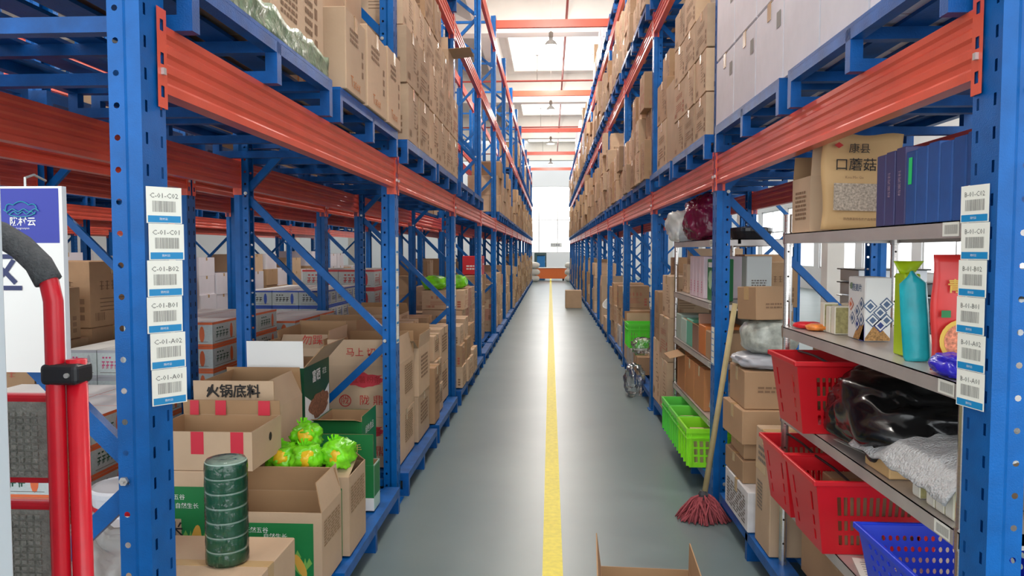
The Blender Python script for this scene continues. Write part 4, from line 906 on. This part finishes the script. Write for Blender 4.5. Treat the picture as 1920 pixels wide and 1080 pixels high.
lump('film_pack', 'thick film wrapped pack with green print above the flat grey pack', 'pack', (1.18, 4.03, 1.03), (.30, .32, .185), mat('film_green_print', (176, 182, 172), .3, 0, 0, 18, .4, .7, 22), 9, .12, 2.5)
o = carton('brown carton tilted on top of the film wrapped pack', 1.04, 1.22, 3.9, 4.10, 1.21, 1.385, CARD2, rz=14); o.rotation_euler.x = R(-3); lines(o, 'front', -.2, .3, .3, .5, 2, BROWNINK)
stock('card', 1.5, 1.9, 3.5, 4.3, .155, .6, 'large brown carton at the back behind the scuffed white carton'); stock('card2', 1.5, 1.9, 3.5, 4.3, .6, 1.1, 'dark brown carton at the back behind the carton stack')
# mop
r = thing('mop', 'string mop with maroon yarn head leaning on the second B upright', 'mop', (.90, 4.33, 0))
b = MB(); b.tube([(0, 0, .10), (.172, .02, 1.27)], [.017, .0155], WOODH, 12); b.obj('handle', r, smooth=True)
b = MB(); rm = random.Random(3)
for k in range(230):
    a = rm.uniform(0, 2 * PI); l = rm.uniform(.08, .165); hh = rm.uniform(.05, .13); a2 = a + rm.uniform(-.4, .4); s_ = rm.uniform(.0, .03)
    b.tube([(s_ * math.cos(a), s_ * math.sin(a), hh + .02), (l * .45 * math.cos(a), l * .45 * math.sin(a) * .8, hh * .95), (l * .8 * math.cos(a2), l * .8 * math.sin(a2) * .8, hh * .45), (l * math.cos(a2), l * math.sin(a2) * .8, .006)], [.006, .006, .005, .004], MOPR, 5)
o = b.obj('yarn_head', r, smooth=True); o['kind'] = 'stuff'
b = MB(); b.lathe([(.03, .09), (.03, .15), (.02, .17)], mat('mop_socket', (60, 60, 64), .5), 14); b.obj('socket', r)
# lime crates
def ribb(x0, x1, y0, y1, h, m): b = MB(); b.box(x0, x1, y0, y1, .01, h - .02, m); return b
def crate(label, x0, x1, y0, y1, z, h, m=LIME):
    r = thing('plastic_crate', label, 'crate', ((x0 + x1) / 2, (y0 + y1) / 2, z), 0, 'lime green crates'); w, d = (x1 - x0) / 2, (y1 - y0) / 2; b = MB()
    def wall(fa, n):
        us = [0, .06] + [.06 + .88 * k / n for k in range(1, n + 1)] + [1]; vs = [0, .1, .3, .5, .7, .78, 1]
        for i in range(len(us) - 1):
            for j in range(len(vs) - 1):
                if 0 < i < len(us) - 2 and 0 < j < 4: b.cellhole(fa, us[i], us[i + 1], vs[j], vs[j + 1], (us[i + 1] - us[i]) * .3, (vs[j + 1] - vs[j]) * .38, m, False)
                else: b.face([fa(us[i], vs[j]), fa(us[i + 1], vs[j]), fa(us[i + 1], vs[j + 1]), fa(us[i], vs[j + 1])], m)
    T = lambda v: .93 + .07 * v
    wall(lambda u, v: ((2 * u - 1) * w * T(v), -d * T(v), v * h), 10); wall(lambda u, v: ((1 - 2 * u) * w * T(v), d * T(v), v * h), 10)
    wall(lambda u, v: (-w * T(v), (1 - 2 * u) * d * T(v), v * h), 8); wall(lambda u, v: (w * T(v), (2 * u - 1) * d * T(v), v * h), 8)
    solid(b.obj('crate_wall', r), .004)
    b = MB(); b.box(-w * .93, w * .93, -d * .93, d * .93, 0, .006, m); b.obj('crate_bottom', r)
    b = MB()
    for a in ((-w - .01, w + .01, -d - .01, -d), (-w - .01, w + .01, d, d + .01), (-w - .01, -w, -d, d), (w, w + .01, -d, d)): b.box(a[0], a[1], a[2], a[3], h - .03, h, m); b.box(a[0], a[1], a[2], a[3], h * .74, h * .77, m)
    b.obj('rim', r)
    b = MB(); [q_.obj('rib', r) for q_ in [ribb(-w - .006, -w * .93, y - .005, y + .005, h, m) for y in (-d * .9, -d * .3, d * .3, d * .9)] + [ribb(x - .005, x + .005, -d - .006, -d * .93, h, m) for x in (-w * .9, -w * .3, w * .3, w * .9)]]
    return r
for k, (y0, c_) in enumerate([(4.84, 'next to the mop'), (5.21, 'in the middle of the three'), (5.58, 'third from the mop')]):
    crate('lime green plastic crate under the second steel shelf, %s' % c_, .90, 1.05 + .3, y0, y0 + .33, .155, .26, mat('lime_plastic_%d' % k, [(150, 240, 40), (110, 226, 70), (96, 222, 80)][k], .4))
    stock('card', .96, 1.2, y0 + .05, y0 + .28, .165, .36, 'brown box inside the green crate %s' % c_, None, 0)
# second shelving unit contents
lump('maroon_bag', 'large shiny maroon plastic bag on top of the second steel shelf', 'bag', (1.15, 5.55, 1.652), (.31, .42, .33), mat('maroon_film', (108, 22, 58), .2, 0, 0, 8, .15, .5, 12), 5, .25, 1.7, 5)
lump('plastic_bag', 'white plastic bag with knotted end beside the maroon bag', 'bag', (1.05, 6.0, 1.652), (.24, .34, .25), FILMD, 1, .3, 1.8)
b = MB(); b.lathe([(.0, 0), (.12, 0), (.14, .05), (.14, .07), (.11, .075), (.02, .085)], mat('black_pot', (34, 34, 38), .25), 28); tag(b.obj('frying_pan', None, (1.3, 4.92 + .0, 1.652)), 'black round pan lying at the near end on top of the second steel shelf', 'pan')
for k in range(4):
    o = carton('pale pink file box on the upper middle tier of second shelf, %s from far end' % ORD[3 - k], 1.08, 1.38, 5.28 + k * .13, 5.28 + k * .13 + .12, 1.237, 1.237 + .30, mat('pale_pink_box', (216, 198, 208), .5), tape=None, name='file_box', cat='box'); lines(o, 'nx', -.1, .1, .1, .4, 5, PINK)
o = carton('green tea box with a portrait panel beside the pink file boxes', 1.09, 1.22, 5.0, 5.2, 1.237, 1.52, GREENB, tape=None, name='tea_box', cat='box'); blob(o, 'nx', 0, .5, .3, .25, mat('pale_green', (170, 206, 170), .5)); panel(o, 'nx', -.35, .35, .8, .92, WHITE)
o = carton('pale grey box with ink drawing at the near end of the upper middle tier', 1.26, 1.42, 4.83, 4.95, 1.237, 1.54, mat('pale_grey_box', (200, 204, 200), .5), tape=None, name='gift_box', cat='box'); lines(o, 'front', -.3, .3, .3, .5, 4, GREY)
stock('card', 1.1, 1.3, 6.02, 6.25, 1.237, 1.47, 'small brown box at the far end of the upper middle tier')
cols = [('orange brown', CARD2), ('orange', mat('orange_box', (206, 120, 56), .6)), ('brown', mat('brown_print_box', (160, 120, 100), .6)), ('teal', mat('teal_box', (96, 176, 150), .6)), ('pale green', mat('pale_teal_box', (170, 196, 186), .6)), ('grey green', mat('grey_green_box', (160, 178, 168), .6))]
for k, (nm, m_) in enumerate(cols):
    o = carton('%s carton in the row on the lower middle tier of the second shelf' % nm, 1.055, 1.32, 4.84 + k * .235, 4.84 + k * .235 + .225, .857, 1.04 + .02 * (k % 2), m_, {'nx': (.08, 150), 'front': (.09, 80)} if k in (2,) else None, tape=None)
o = carton('grey green carton set behind the row on the lower middle tier', 1.36, 1.5, 5.0, 5.9, .857, 1.12, mat('grey_green_box', (0, 0, 0)), tape=None)
for k in range(3):
    o = carton('orange brown carton on the lowest tier of the second shelf, %s from the far end' % ORD[2 - k], 1.055, 1.4, 5.1 + k * .36, 5.1 + k * .36 + .34, .472, .76, mat('orange_brown_carton', (190, 128, 80), .7, 0, .06), {'nx': (.12, 195), 'front': (.1, 20), 'back': (.1, 30)} if k == 2 else None)
lump('plastic_bag', 'clear bag with small yellow items at the near end of the lowest tier', 'bag', (1.2, 4.94, .472), (.26, .2, .24), FILMD, 6, .3, 1.8)
# beyond the second shelf
SP = [('card', 1.0, 1.42, 6.36, 6.84, .153, .62, 'brown carton lowest in the tall stack past the second steel shelf'), ('card', 1.0, 1.42, 6.36, 6.84, .62, 1.0, 'brown carton in the middle of the tall stack past the second steel shelf'), ('card', 1.02, 1.42, 6.36, 6.82, 1.0, 1.36, 'brown carton topmost of the tall stack past the second steel shelf'),
      ('card', 1.0, 1.4, 6.86, 7.22, .153, .75, 'brown carton at the third B upright, lower'), ('card2', 1.0, 1.4, 6.86, 7.2, .75, 1.2, 'brown carton at the third B upright, upper')]
for s_ in SP: stock(*s_)
PYB = 7.42
crate('lime green plastic crate standing on grey boxes past the third B upright', .96, 1.34, 9.1, 9.5, .385, .30); stock('grey', .98, 1.38, 8.95, 9.55, .153, .385, 'dark grey box under the lime green crate past the third upright')
lump('plastic_bag', 'crumpled clear plastic bag spilling over the pallet edge below the lime crate', 'bag', (.92, 8.1, .0), (.22, .36, .34), CLEARBAG, 3, .35, 2)
lump('plastic_bag', 'clear bag draped over the grey box before the lime crate', 'bag', (1.1, 8.75, .36), (.28, .26, .2), CLEARBAG, 7, .35, 2)
for k, (x0, x1, y0, y1, z0, z1, fl, lab) in enumerate([(1.0, 1.35, 9.72, 10.02, .153, .62, {'nx': (.2, 120), 'front': (.15, 80), 'back': (.15, 95)}, 'open carton with a flap leaning into the aisle past the lime crate'), (.98, 1.4, 13.1, 13.7, .153, .40, None, 'brown carton holding the white basin'), (1.0, 1.45, 14.5, 15.0, .153, .9, {'front': (.2, 100), 'nx': (.2, 85), 'px': (.2, 85)}, 'tall open carton past the white basin')]):
    o = carton(lab, x0, x1, y0, y1, z0, z1, CARD, fl); lines(o, 'front', -.2, .2, .3, .6, 3, BROWNINK)
b = MB(); b.lathe([(.0, 0), (.13, 0), (.2, .17), (.215, .175), (.21, .18), (.19, .17), (.125, .008), (0, .008)], FILMD, 32); o = tag(b.obj('basin', None, (1.2, 13.4, .53), smooth=True), 'milky white plastic basin tipped on a carton beside the aisle', 'basin'); o.rotation_euler = (R(25), R(-25), 0)
carton('dark flat carton on the pallet below the draped clear bag', 1.0, 1.4, 8.5, 8.9, .153, .36, CARD2)
fill('B', 2, 0, 0, 1.5, PH, (2, 4), ['card', 'card2'], 3, 1, (.3, .42)); fill('B', 2, 1, 0, 1.5, PH, (2, 4), ['card', 'card2'], 3, 1, (.3, .42)); fill('B', 1, 1, 0, 1.62, PH, (3, 4), ['card', 'card2'], 3, 1, (.3, .4), wx=.36)
# open floor beyond the B rack: steel table with trays
r = thing('steel_work_table', 'steel work table beyond the B rack, seen between the shelf tiers', 'table', (2.15, 5.25, 0)); b = MB(); b.box(0, 2.2, 0, .9, .82, .85, SHELFM); b.obj('table_top', r)
for x in (.05, 2.15):
    for y in (.05, .85): b = MB(); b.tube([(x, y, 0), (x, y, .82)], .02, CHROME, 8); b.obj('leg', r)
for k in range(4):
    for q in range((6, 5, 6, 4)[k]):
        b = MB(); b.box(-.24, .24, -.17, .17, 0, .09, mat('clear_tray', (196, 200, 204), .2)); b.box(-.26, .26, -.19, .19, .085, .095, BLK if (q + k) % 3 else mat('clear_tray', (0, 0, 0))); o = tag(bevel(b.obj('storage_tray', None, (2.45 + k * .56, 5.6, .851 + q * .1)), .01), 'tray with dark rim on the steel work table, %s pile, %s layer' % (ORD[k], ORD[q]), 'tray', 'trays on the work table')
for q in range(3): stock('card', 2.12, 2.5, 8.0, 8.5, q * .49, q * .49 + .49, 'large brown carton piled on the open floor beyond the B rack, %s layer' % ORD[q])
# open carton in the foreground floor
carton('open empty carton standing on the aisle floor at the bottom edge, side flaps up', .177, .505, 2.34, 2.71, 0, .40, CARD2, {'nx': (.125, 97), 'px': (.10, 91)}, rz=-3)
# ================================================================ stock on the pallets
# B rack, lowest beams: white cartons, then brown
for c in range(6):
    y = 1.93 + c * .42
    for q in range(3):
        o = stock('white', .965, 1.52, y, y + .415, ZB[0] + q * .385, ZB[0] + q * .385 + .38, 'large white carton on the B rack, %s column from the near upright, %s layer' % (ORD[c], ORD[q]), None, 1, 'white_carton', rz=0)
        if q < 2 or c > 2:
            d = MB(); 
            for fc in ('nx',): d.face([off(fc, 1, 1, 1, u, v, .003) for u, v in ((.28, .62), (.42, .62), (.42, .8), (.28, .8))], BARC); 
            d.obj('shipping_label', o)
    if c > 1:
        for q in range(2): stock('white', 1.54, 2.02, y, y + .415, ZB[0] + q * .385, ZB[0] + q * .385 + .38, 'white carton in the rear row behind the white wall, %s column, %s layer' % (ORD[c], ORD[q]), None, 0, 'white_carton', rz=0)
for c in range(3):
    for q in range(4 if c else 3):
        y = 4.66 + c * .4
        stock('card', .955, 1.45, y, y + .395, ZB[0] + q * .27, ZB[0] + q * .27 + .265, 'brown carton next to the white cartons on the B rack, %s column, %s layer' % (ORD[c], ORD[q]), None, 1)
lump('plastic_bag', 'white plastic sack lying on the brown cartons beside the white carton wall', 'bag', (1.17, 4.82, ZB[0] + .812), (.36, .34, .3), mat('white_sack', (226, 228, 222), .4), 3, .25, 1.7)
o = carton('brown carton with a tall raised side flap beside the white sack', .97, 1.4, 5.9, 6.3, ZB[0], ZB[0] + .38, CARD, {'nx': (.25, 92), 'front': (.2, 85), 'back': (.2, 95)}); panel(o, 'front', -.3, .3, .8, .95, REDINK); lines(o, 'front', -.2, .2, .35, .5, 2, BROWNINK)
stock('card', .96, 1.42, 6.32, 6.8, ZB[0], ZB[0] + .4, 'brown carton behind the raised flap carton on the B rack'); stock('card2', .96, 1.42, 6.32, 6.8, ZB[0] + .4, ZB[0] + .75, 'upper brown carton behind the raised flap carton on the B rack'); stock('card2', 1.0, 1.35, 6.4, 6.8, ZB[0] + .75, ZB[0] + 1.0, 'topmost brown carton behind the raised flap carton on the B rack')
for i in range(2, 13):
    for j in (0, 1): fill('B', i, j, 1, .95, ZB[0], (2, 4), ['card', 'card', 'card2', 'card'], 3, 1 if i < 6 else 0, (.28, .4), jit=.06)
for i in range(1, 13):
    for j in (0, 1): fill('B', i, j, 2, .93, ZB[1], (2, 3), ['card', 'card2', 'card', 'white' if i > 5 else 'card'], 3, 1 if 1 < i < 5 else 0, (.26, .36), jit=.05)
for i in range(3, 11): fill('B', i, rnd.choice((0, 1)), 3, .95, ZB[2], (1, 2), ['card', 'white'], 2, 0, (.28, .4))
# C rack, lowest beams
for c, (y0, y1) in enumerate([(1.88, 2.45), (2.46, 3.03)]):
    for q in range(2):
        z = ZC[0] + .02 + q * .47
        o = carton('large printed carton at the first C upright, %s column, %s layer' % (ORD[c], ORD[q]), -1.5, -.93, y0, y1, z, z + .465)
        lines(o, 'px', -.3, .1, .55, .7, 3, BROWNINK, seed=c); lines(o, 'px', -.35, -.05, .2, .42, 4, BROWNINK, seed=c + 3); [panel(o, 'px', .3, .36, .15 + k * .13, .24 + k * .13, BROWNINK, 'printed_symbol') for k in range(5)]
        lines(o, 'px', -.3, .1, .78, .86, 1, BROWNINK, seed=c + 7); lines(o, 'px', .1, .26, .2, .75, 7, BROWNINK, seed=c + 5)
        w, d, h = dims(o)
b = MB()
def filmf(u, v):
    y = 1.85 + 1.22 * u; return (-.922 + .012 * noise.noise(Vector((u * 12, v * 3, 0))), y, ZC[0] + .0 + .10 * v * (1 + .4 * noise.noise(Vector((u * 9, 2, 0)))))
GF = mat('green_woven_film', (120, 142, 112), .3, 0, 0, 26, .4, .6, 30)
o = sheet('stretch_film', filmf, 60, 4, GF); tag(o, 'crumpled green and clear wrapping around the foot of the first carton stack', 'film')
for c, (y0, y1, h, t) in enumerate([(3.22, 3.56, .36, 'first'), (3.60, 4.02, .40, 'second'), (4.06, 4.40, .42, 'third')]):
    o = carton('printed brown carton on the second C pallet, %s beside the wrapped stack' % t, -1.42, -.89, y0, y1, ZC[0] + .005, ZC[0] + h)
    write(o, 'px', 'Tatex', .07, -.05, .14, mat('orange_ink', (196, 120, 60), .7)); [panel(o, 'px', .3, .38, .3 + k * .13, .38 + k * .13, BROWNINK, 'printed_symbol') for k in range(3)]; lines(o, 'px', -.3, .1, .6, .8, 3, BROWNINK, seed=c); write(o, 'front', 'Tatex', .06, .2, .14, mat('orange_ink', (196, 120, 60), .7))
    o = carton('tall brown carton upper %s on the second C pallet' % t, -1.62, -1.12, y0, y1, ZC[0] + h + .002, ZC[0] + h + .42)
    if c == 0: write(o, 'front', '力胶带', .12, .0, .72, DGREEN, bold=.01); write(o, 'front', 'LI JIAO DAI', .055, .0, .42, DGREEN)
for c in range(6):
    y = 4.68 + c * .43
    for q, h in enumerate((.36, .36, .3)[:3 if c < 5 else 2]): stock('card', -1.42, -.90 if q < 2 else -.93, y, y + .42, ZC[0] + q * .362 + .002, ZC[0] + q * .362 + h, 'brown carton past the second C upright, %s column, %s layer' % (ORD[c], ORD[q]), None, 1)
    if c in (2, 3): stock('card2', -1.4, -.93, y, y + .4, ZC[0] + 1.03, ZC[0] + 1.33, 'tall topmost brown carton past the second C upright, %s column' % ORD[c])
o = carton('open carton with one flap sticking out over the aisle, topmost past the second C upright', -1.38, -.94, 6.84, 7.2, ZC[0] + .73, ZC[0] + 1.15, CARD, {'px': (.2, 175), 'front': (.15, 60)})
for i in range(4, 13):
    for j in (0, 1): fill('C', i, j, 1, -.9, ZC[0], (2, 3), ['card', 'card', 'card2'], 3, 0, (.26, .36), skip=.15 if i > 5 else .35)
for i in (1,): fill('C', i, 1, 2, -.92, ZC[1], 2, ['card'], 3, 0, (.3, .4))
for i in (7, 9, 11): fill('C', i, 0, 2, -.92, ZC[1], 2, ['card'], 3, 0, (.3, .4))
for i in range(7, 13, 1): 
    for j in (0, 1): pallet(-.9, Y0 + BAY * i + PY[j], LEV['C'][1] + BH, 'blue steel pallet on middle beams of the C rack, %s half, %s bay' % (('near', 'far')[j], ORD[i]), None, 0)
# C rack floor, third bay on
GREENTOP = LIME
for i in range(2, 13):
    for j in (0, 1):
        if i == 2 and j == 0: fill('C', i, j, 0, -1.25, PH, (2, 3), ['card', 'card2'], 3, 1, (.22, .3)); continue
        if i == 3 and j == 0: fill('C', i, j, 0, -1.42, PH, (2, 3), ['card', 'pink'], 3, 1, (.25, .32)); continue
        if i == 3 and j == 1: fill('C', i, j, 0, -1.1, PH, 4, ['card', 'card2'], 3, 1, (.26, .2601)); continue
        if i == 2 and j == 1:
            for c in range(3):
                for q in range(4): stock(('card', 'pink')[c % 2], -1.55, -1.06 + .03 * (q % 2), 8.85 + c * .4, 8.85 + c * .4 + .39, PH + q * .24, PH + q * .24 + .235, 'brown carton under the green net sacks past the third C upright, %s column, %s layer' % (ORD[c], ORD[q]))
            continue
        fill('C', i, j, 0, -.98 if i < 6 else -.92, PH, (3, 5) if i < 7 else (4, 6), ['card', 'card', 'pink', 'card2'], 3, 1 if i < 5 else 0, (.18, .25))
for k, (x, y) in enumerate([(-1.42, 8.98), (-1.2, 9.3)]): lump('green_net_sack', 'vivid green net sack of vegetables on the cartons past the third upright, %s' % ('deeper one', 'aisle side one')[k], 'sack', (x, y, 1.112), (.3, .34, .17), VEG, k + 7, .2, 1.8)
o = carton('bright red carton on the stacks past the fourth C upright', -1.42, -1.1, 11.9, 12.3, 1.2, 1.5, mat('red_gift_carton', (196, 34, 46), .5), tape=None); lines(o, 'px', -.3, .3, .45, .6, 1, WHITE); lines(o, 'front', -.3, .3, .2, .5, 2, WHITE)
# B rack floor, beyond the shelving units
for i in range(3, 13):
    for j in (0, 1):
        if i == 4: continue
        fill('B', i, j, 0, 1.02, PH, (2, 4), ['card', 'card2', 'card', 'card', 'grey'], 3, 1 if i < 5 else 0, (.24, .34), skip=.1)
# rack behind the C rack: milk cartons and the like
def milk(x0, x1, y0, y1, z0, z1, trim, label, group, lettering=None):
    o = mk('drink_carton', UC['milk'], None, ((x0 + x1) / 2, (y0 + y1) / 2, z0)); w, d, h = x1 - x0 - .006, y1 - y0 - .006, z1 - z0 - .002; o.scale = (w, d, h); tag(o, label, 'drink carton', group)
    mk('carton_trim', TRM[trim], o); mk('printed_marks', TRP[trim], o); return o
TRM = {}; TRP = {}
for kk, mm, ink in (('o', OTRIM, DGREEN), ('b', BTRIM, INK), ('r', mat('red_carton_trim', (206, 60, 62), .5), REDINK), ('p', mat('grey_carton_trim', (176, 176, 180), .5), PINK)):
    b = MB()
    for z0, z1 in ((-.0, .1), (.9, 1.001)):
        for fc in ('front', 'px'): b.face([off(fc, 1, 1, 1, u, v, .002) for u, v in ((-.5, z0), (.5, z0), (.5, z1), (-.5, z1))], mm)
    b.box(-.5, .5, -.5, .5, 1.0, 1.002, WHITE) if kk != 'r' else b.box(-.5, .5, -.5, .5, 1.0, 1.002, PAPER)
    for fc in ('front', 'px'):
        for u0, u1 in ((.22, .3),): b.face([off(fc, 1, 1, 1, .26 + .06 * math.cos(a), .5 + .34 * math.sin(a), .003) for a in [2 * PI * q / 12 for q in range(12)]], mm)
    TRM[kk] = b.mesh('trim'); b = MB()
    for fc in ('front', 'px'):
        def rc(u0, u1, v0, v1, m=ink): b.face([off(fc, 1, 1, 1, p, q, .004) for p, q in ((u0, v0), (u1, v0), (u1, v1), (u0, v1))], m)
        for q in range(4):
            u = -.36 + q * .13; rc(u, u + .1, .44, .48); rc(u + .04, u + .06, .34, .6); rc(u, u + .1, .56, .6); rc(u + .01, u + .025, .32, .44)
        for q in range(3): rc(-.34 + q * .1, -.28 + q * .1, .7, .76)
        rc(-.42, .4, .18, .2, GREY)
    TRP[kk] = b.mesh('marks')
def milkblock(tr, x0, nx, sx, y0, ny, sy, z, hz, nz, label, group):
    for q in range(nz):
        for i in range(nx):
            for j in range(ny):
                if q == nz - 1 or i == nx - 1 or j == 0: milk(x0 + i * sx, x0 + i * sx + sx, y0 + j * sy, y0 + j * sy + sy, z + q * hz, z + q * hz + hz, tr, '%s, %s row, %s column, %s layer' % (label, ORD[j], ORD[nx - 1 - i], ORD[q]), group)
milkblock('o', -3.28, 3, .34, 3.2, 4, .3, PH, .15, 4, 'orange trimmed drink carton, low block behind first C bay', 'orange trimmed drink cartons behind the first C bay')
milkblock('p', -3.28, 2, .23, 4.8, 3, .33, PH, .19, 4, 'grey carton with magenta lettering behind the sign board', 'grey cartons with magenta lettering')
milkblock('o', -2.8, 2, .3, 4.7, 3, .38, PH, .16, 6, 'orange trimmed drink carton, tall block beside second frame', 'orange trimmed drink cartons of the tall block')
milkblock('o', -2.9, 2, .4, 5.98, 5, .22, PH, .17, 5, 'orange trimmed drink carton, far block of second bay', 'orange trimmed drink cartons in the far row')
milkblock('b', -3.15, 3, .28, 7.48, 6, .22, PH, .17, 6, 'small blue trimmed drink carton behind third C bay', 'blue trimmed drink cartons')
milkblock('r', -3.05, 2, .45, 8.95, 3, .36, PH, .24, 5, 'white drink carton with red trim behind third C bay', 'red trimmed drink cartons')
for i in range(4, 8):
    for j in (0, 1): fill('rear', i, j, 0, -2.25, PH, (3, 4), ['card', 'card2', 'pink'], 3, 0, (.26, .34), lab='brown carton on floor pallets behind the C rack', grp='cartons on the floor of the rack behind the C rack')
for i in range(8):
    for j in (0, 1): 
        if i > 0: fill('rear', i, j, 1, -2.25, ZC[0], (1, 2), ['card', 'card2'], 2, 0, (.3, .4), lab='brown carton on upper pallets behind the C rack', grp='cartons on upper level of the rack behind the C rack', wx=.8)
for i in range(6):
    for j in (0, 1):
        fill('mid', i + 6, 0, 0, -10.4, PH, (3, 4), ['card', 'white'], 2, 0, (.3, .38), lab='x', grp='cartons in the outermost rack', wx=.8, y_=Y0 + BAY * i + PY[j])
        fill('mid', i + 6, 0, 1, -10.4, ZC[0], (1, 3), ['card', 'card2'], 2, 0, (.3, .38), lab='x', grp='cartons in the outermost rack', wx=.8, y_=Y0 + BAY * i + PY[j])
for i in range(7):
    for j in (0, 1):
        fill('mid', i, j, 0, -5.6, PH, (3, 4), ['card', 'card2', 'white'], 2, 0, (.3, .38), lab='carton on floor pallet, rack across the next aisle', grp='cartons on the rack across the next aisle', wx=.8)
        fill('mid', i, j, 1, -5.6, ZC[0], (2, 3), ['card', 'card2', 'white'], 2, 0, (.3, .38), lab='carton on beam pallet, rack across the next aisle', grp='cartons on the rack across the next aisle', wx=.8)
for k, (x0, x1, y0, y1, z0, z1) in enumerate([(-3.9, -3.35, 4.6, 5.2, 0, .5), (-3.9, -3.35, 4.6, 5.2, .5, .95), (-3.85, -3.38, 4.62, 5.15, .95, 1.32), (-3.95, -3.4, 5.3, 5.9, 0, .5), (-3.95, -3.4, 5.3, 5.9, .5, 1.0), (-3.95, -3.4, 5.3, 5.9, 1.0, 1.5), (-3.95, -3.4, 6.1, 6.7, 0, .5), (-3.95, -3.4, 6.1, 6.7, .5, 1.0), (-3.95, -3.4, 6.1, 6.7, 1.0, 1.4)]):
    stock('card2', x0, x1, y0, y1, z0, z1, 'brown carton stacked in the next aisle, seen past the sign board, %s stack, %s layer' % (ORD[k // 3], ORD[k % 3]))
for key, b in STF.items():
    o = tag(b.obj('carton_stock'), ('distant brown cartons packed on the %s pallets of the %s rack' % (key.split()[1] + (' beam' if 'beam' in key else ''), key.split()[-1])) if key.startswith('far') else 'distant ' + key.replace('cartons', 'brown cartons'), 'cartons', None, 'stuff')
# end of the aisle
b = MB(); b.box(-.8, .9, 39.9, 40.5, .12, .68, mat('orange_counter', (236, 120, 60), .5)); o = tag(b.obj('counter'), 'orange counter closing off the far end of the aisle', 'counter'); b = MB(); b.box(-.85, .95, 39.85, 40.55, .68, .72, WHITE); b.obj('counter_top', o)
for x in (-.7, .7): b = MB(); b.box(x - .05, x + .05, 40, 40.4, 0, .12, BLK); b.obj('leg', o)
b = MB(); b.box(-.75, -.3, 41.2, 41.8, 0, 1.35, mat('teal_bin', (20, 120, 190), .4)); o = tag(bevel(b.obj('storage_bin'), .03), 'blue bin standing behind the orange counter at the aisle end', 'bin'); b = MB(); b.box(-.78, -.27, 41.15, 41.85, 1.35, 1.42, mat('teal_lid', (30, 60, 60), .4)); b.obj('lid', o)
carton('single brown carton standing out on the aisle floor by the B rack', .42, .87, 20.6, 21.1, 0, .49)
for k in range(6):
    lump('white_sack', 'white woven sack in the heap at the far end of the %s rack, %s layer' % ('C' if k < 3 else 'B', ORD[k % 3]), 'sack', (-.95 if k < 3 else 1.15, 38.75, (k % 3) * .35), (.8, .6, .34), mat('woven_sack', (226, 224, 216), .7), k, .12, 1.6, 3, group='white sacks at the aisle end')
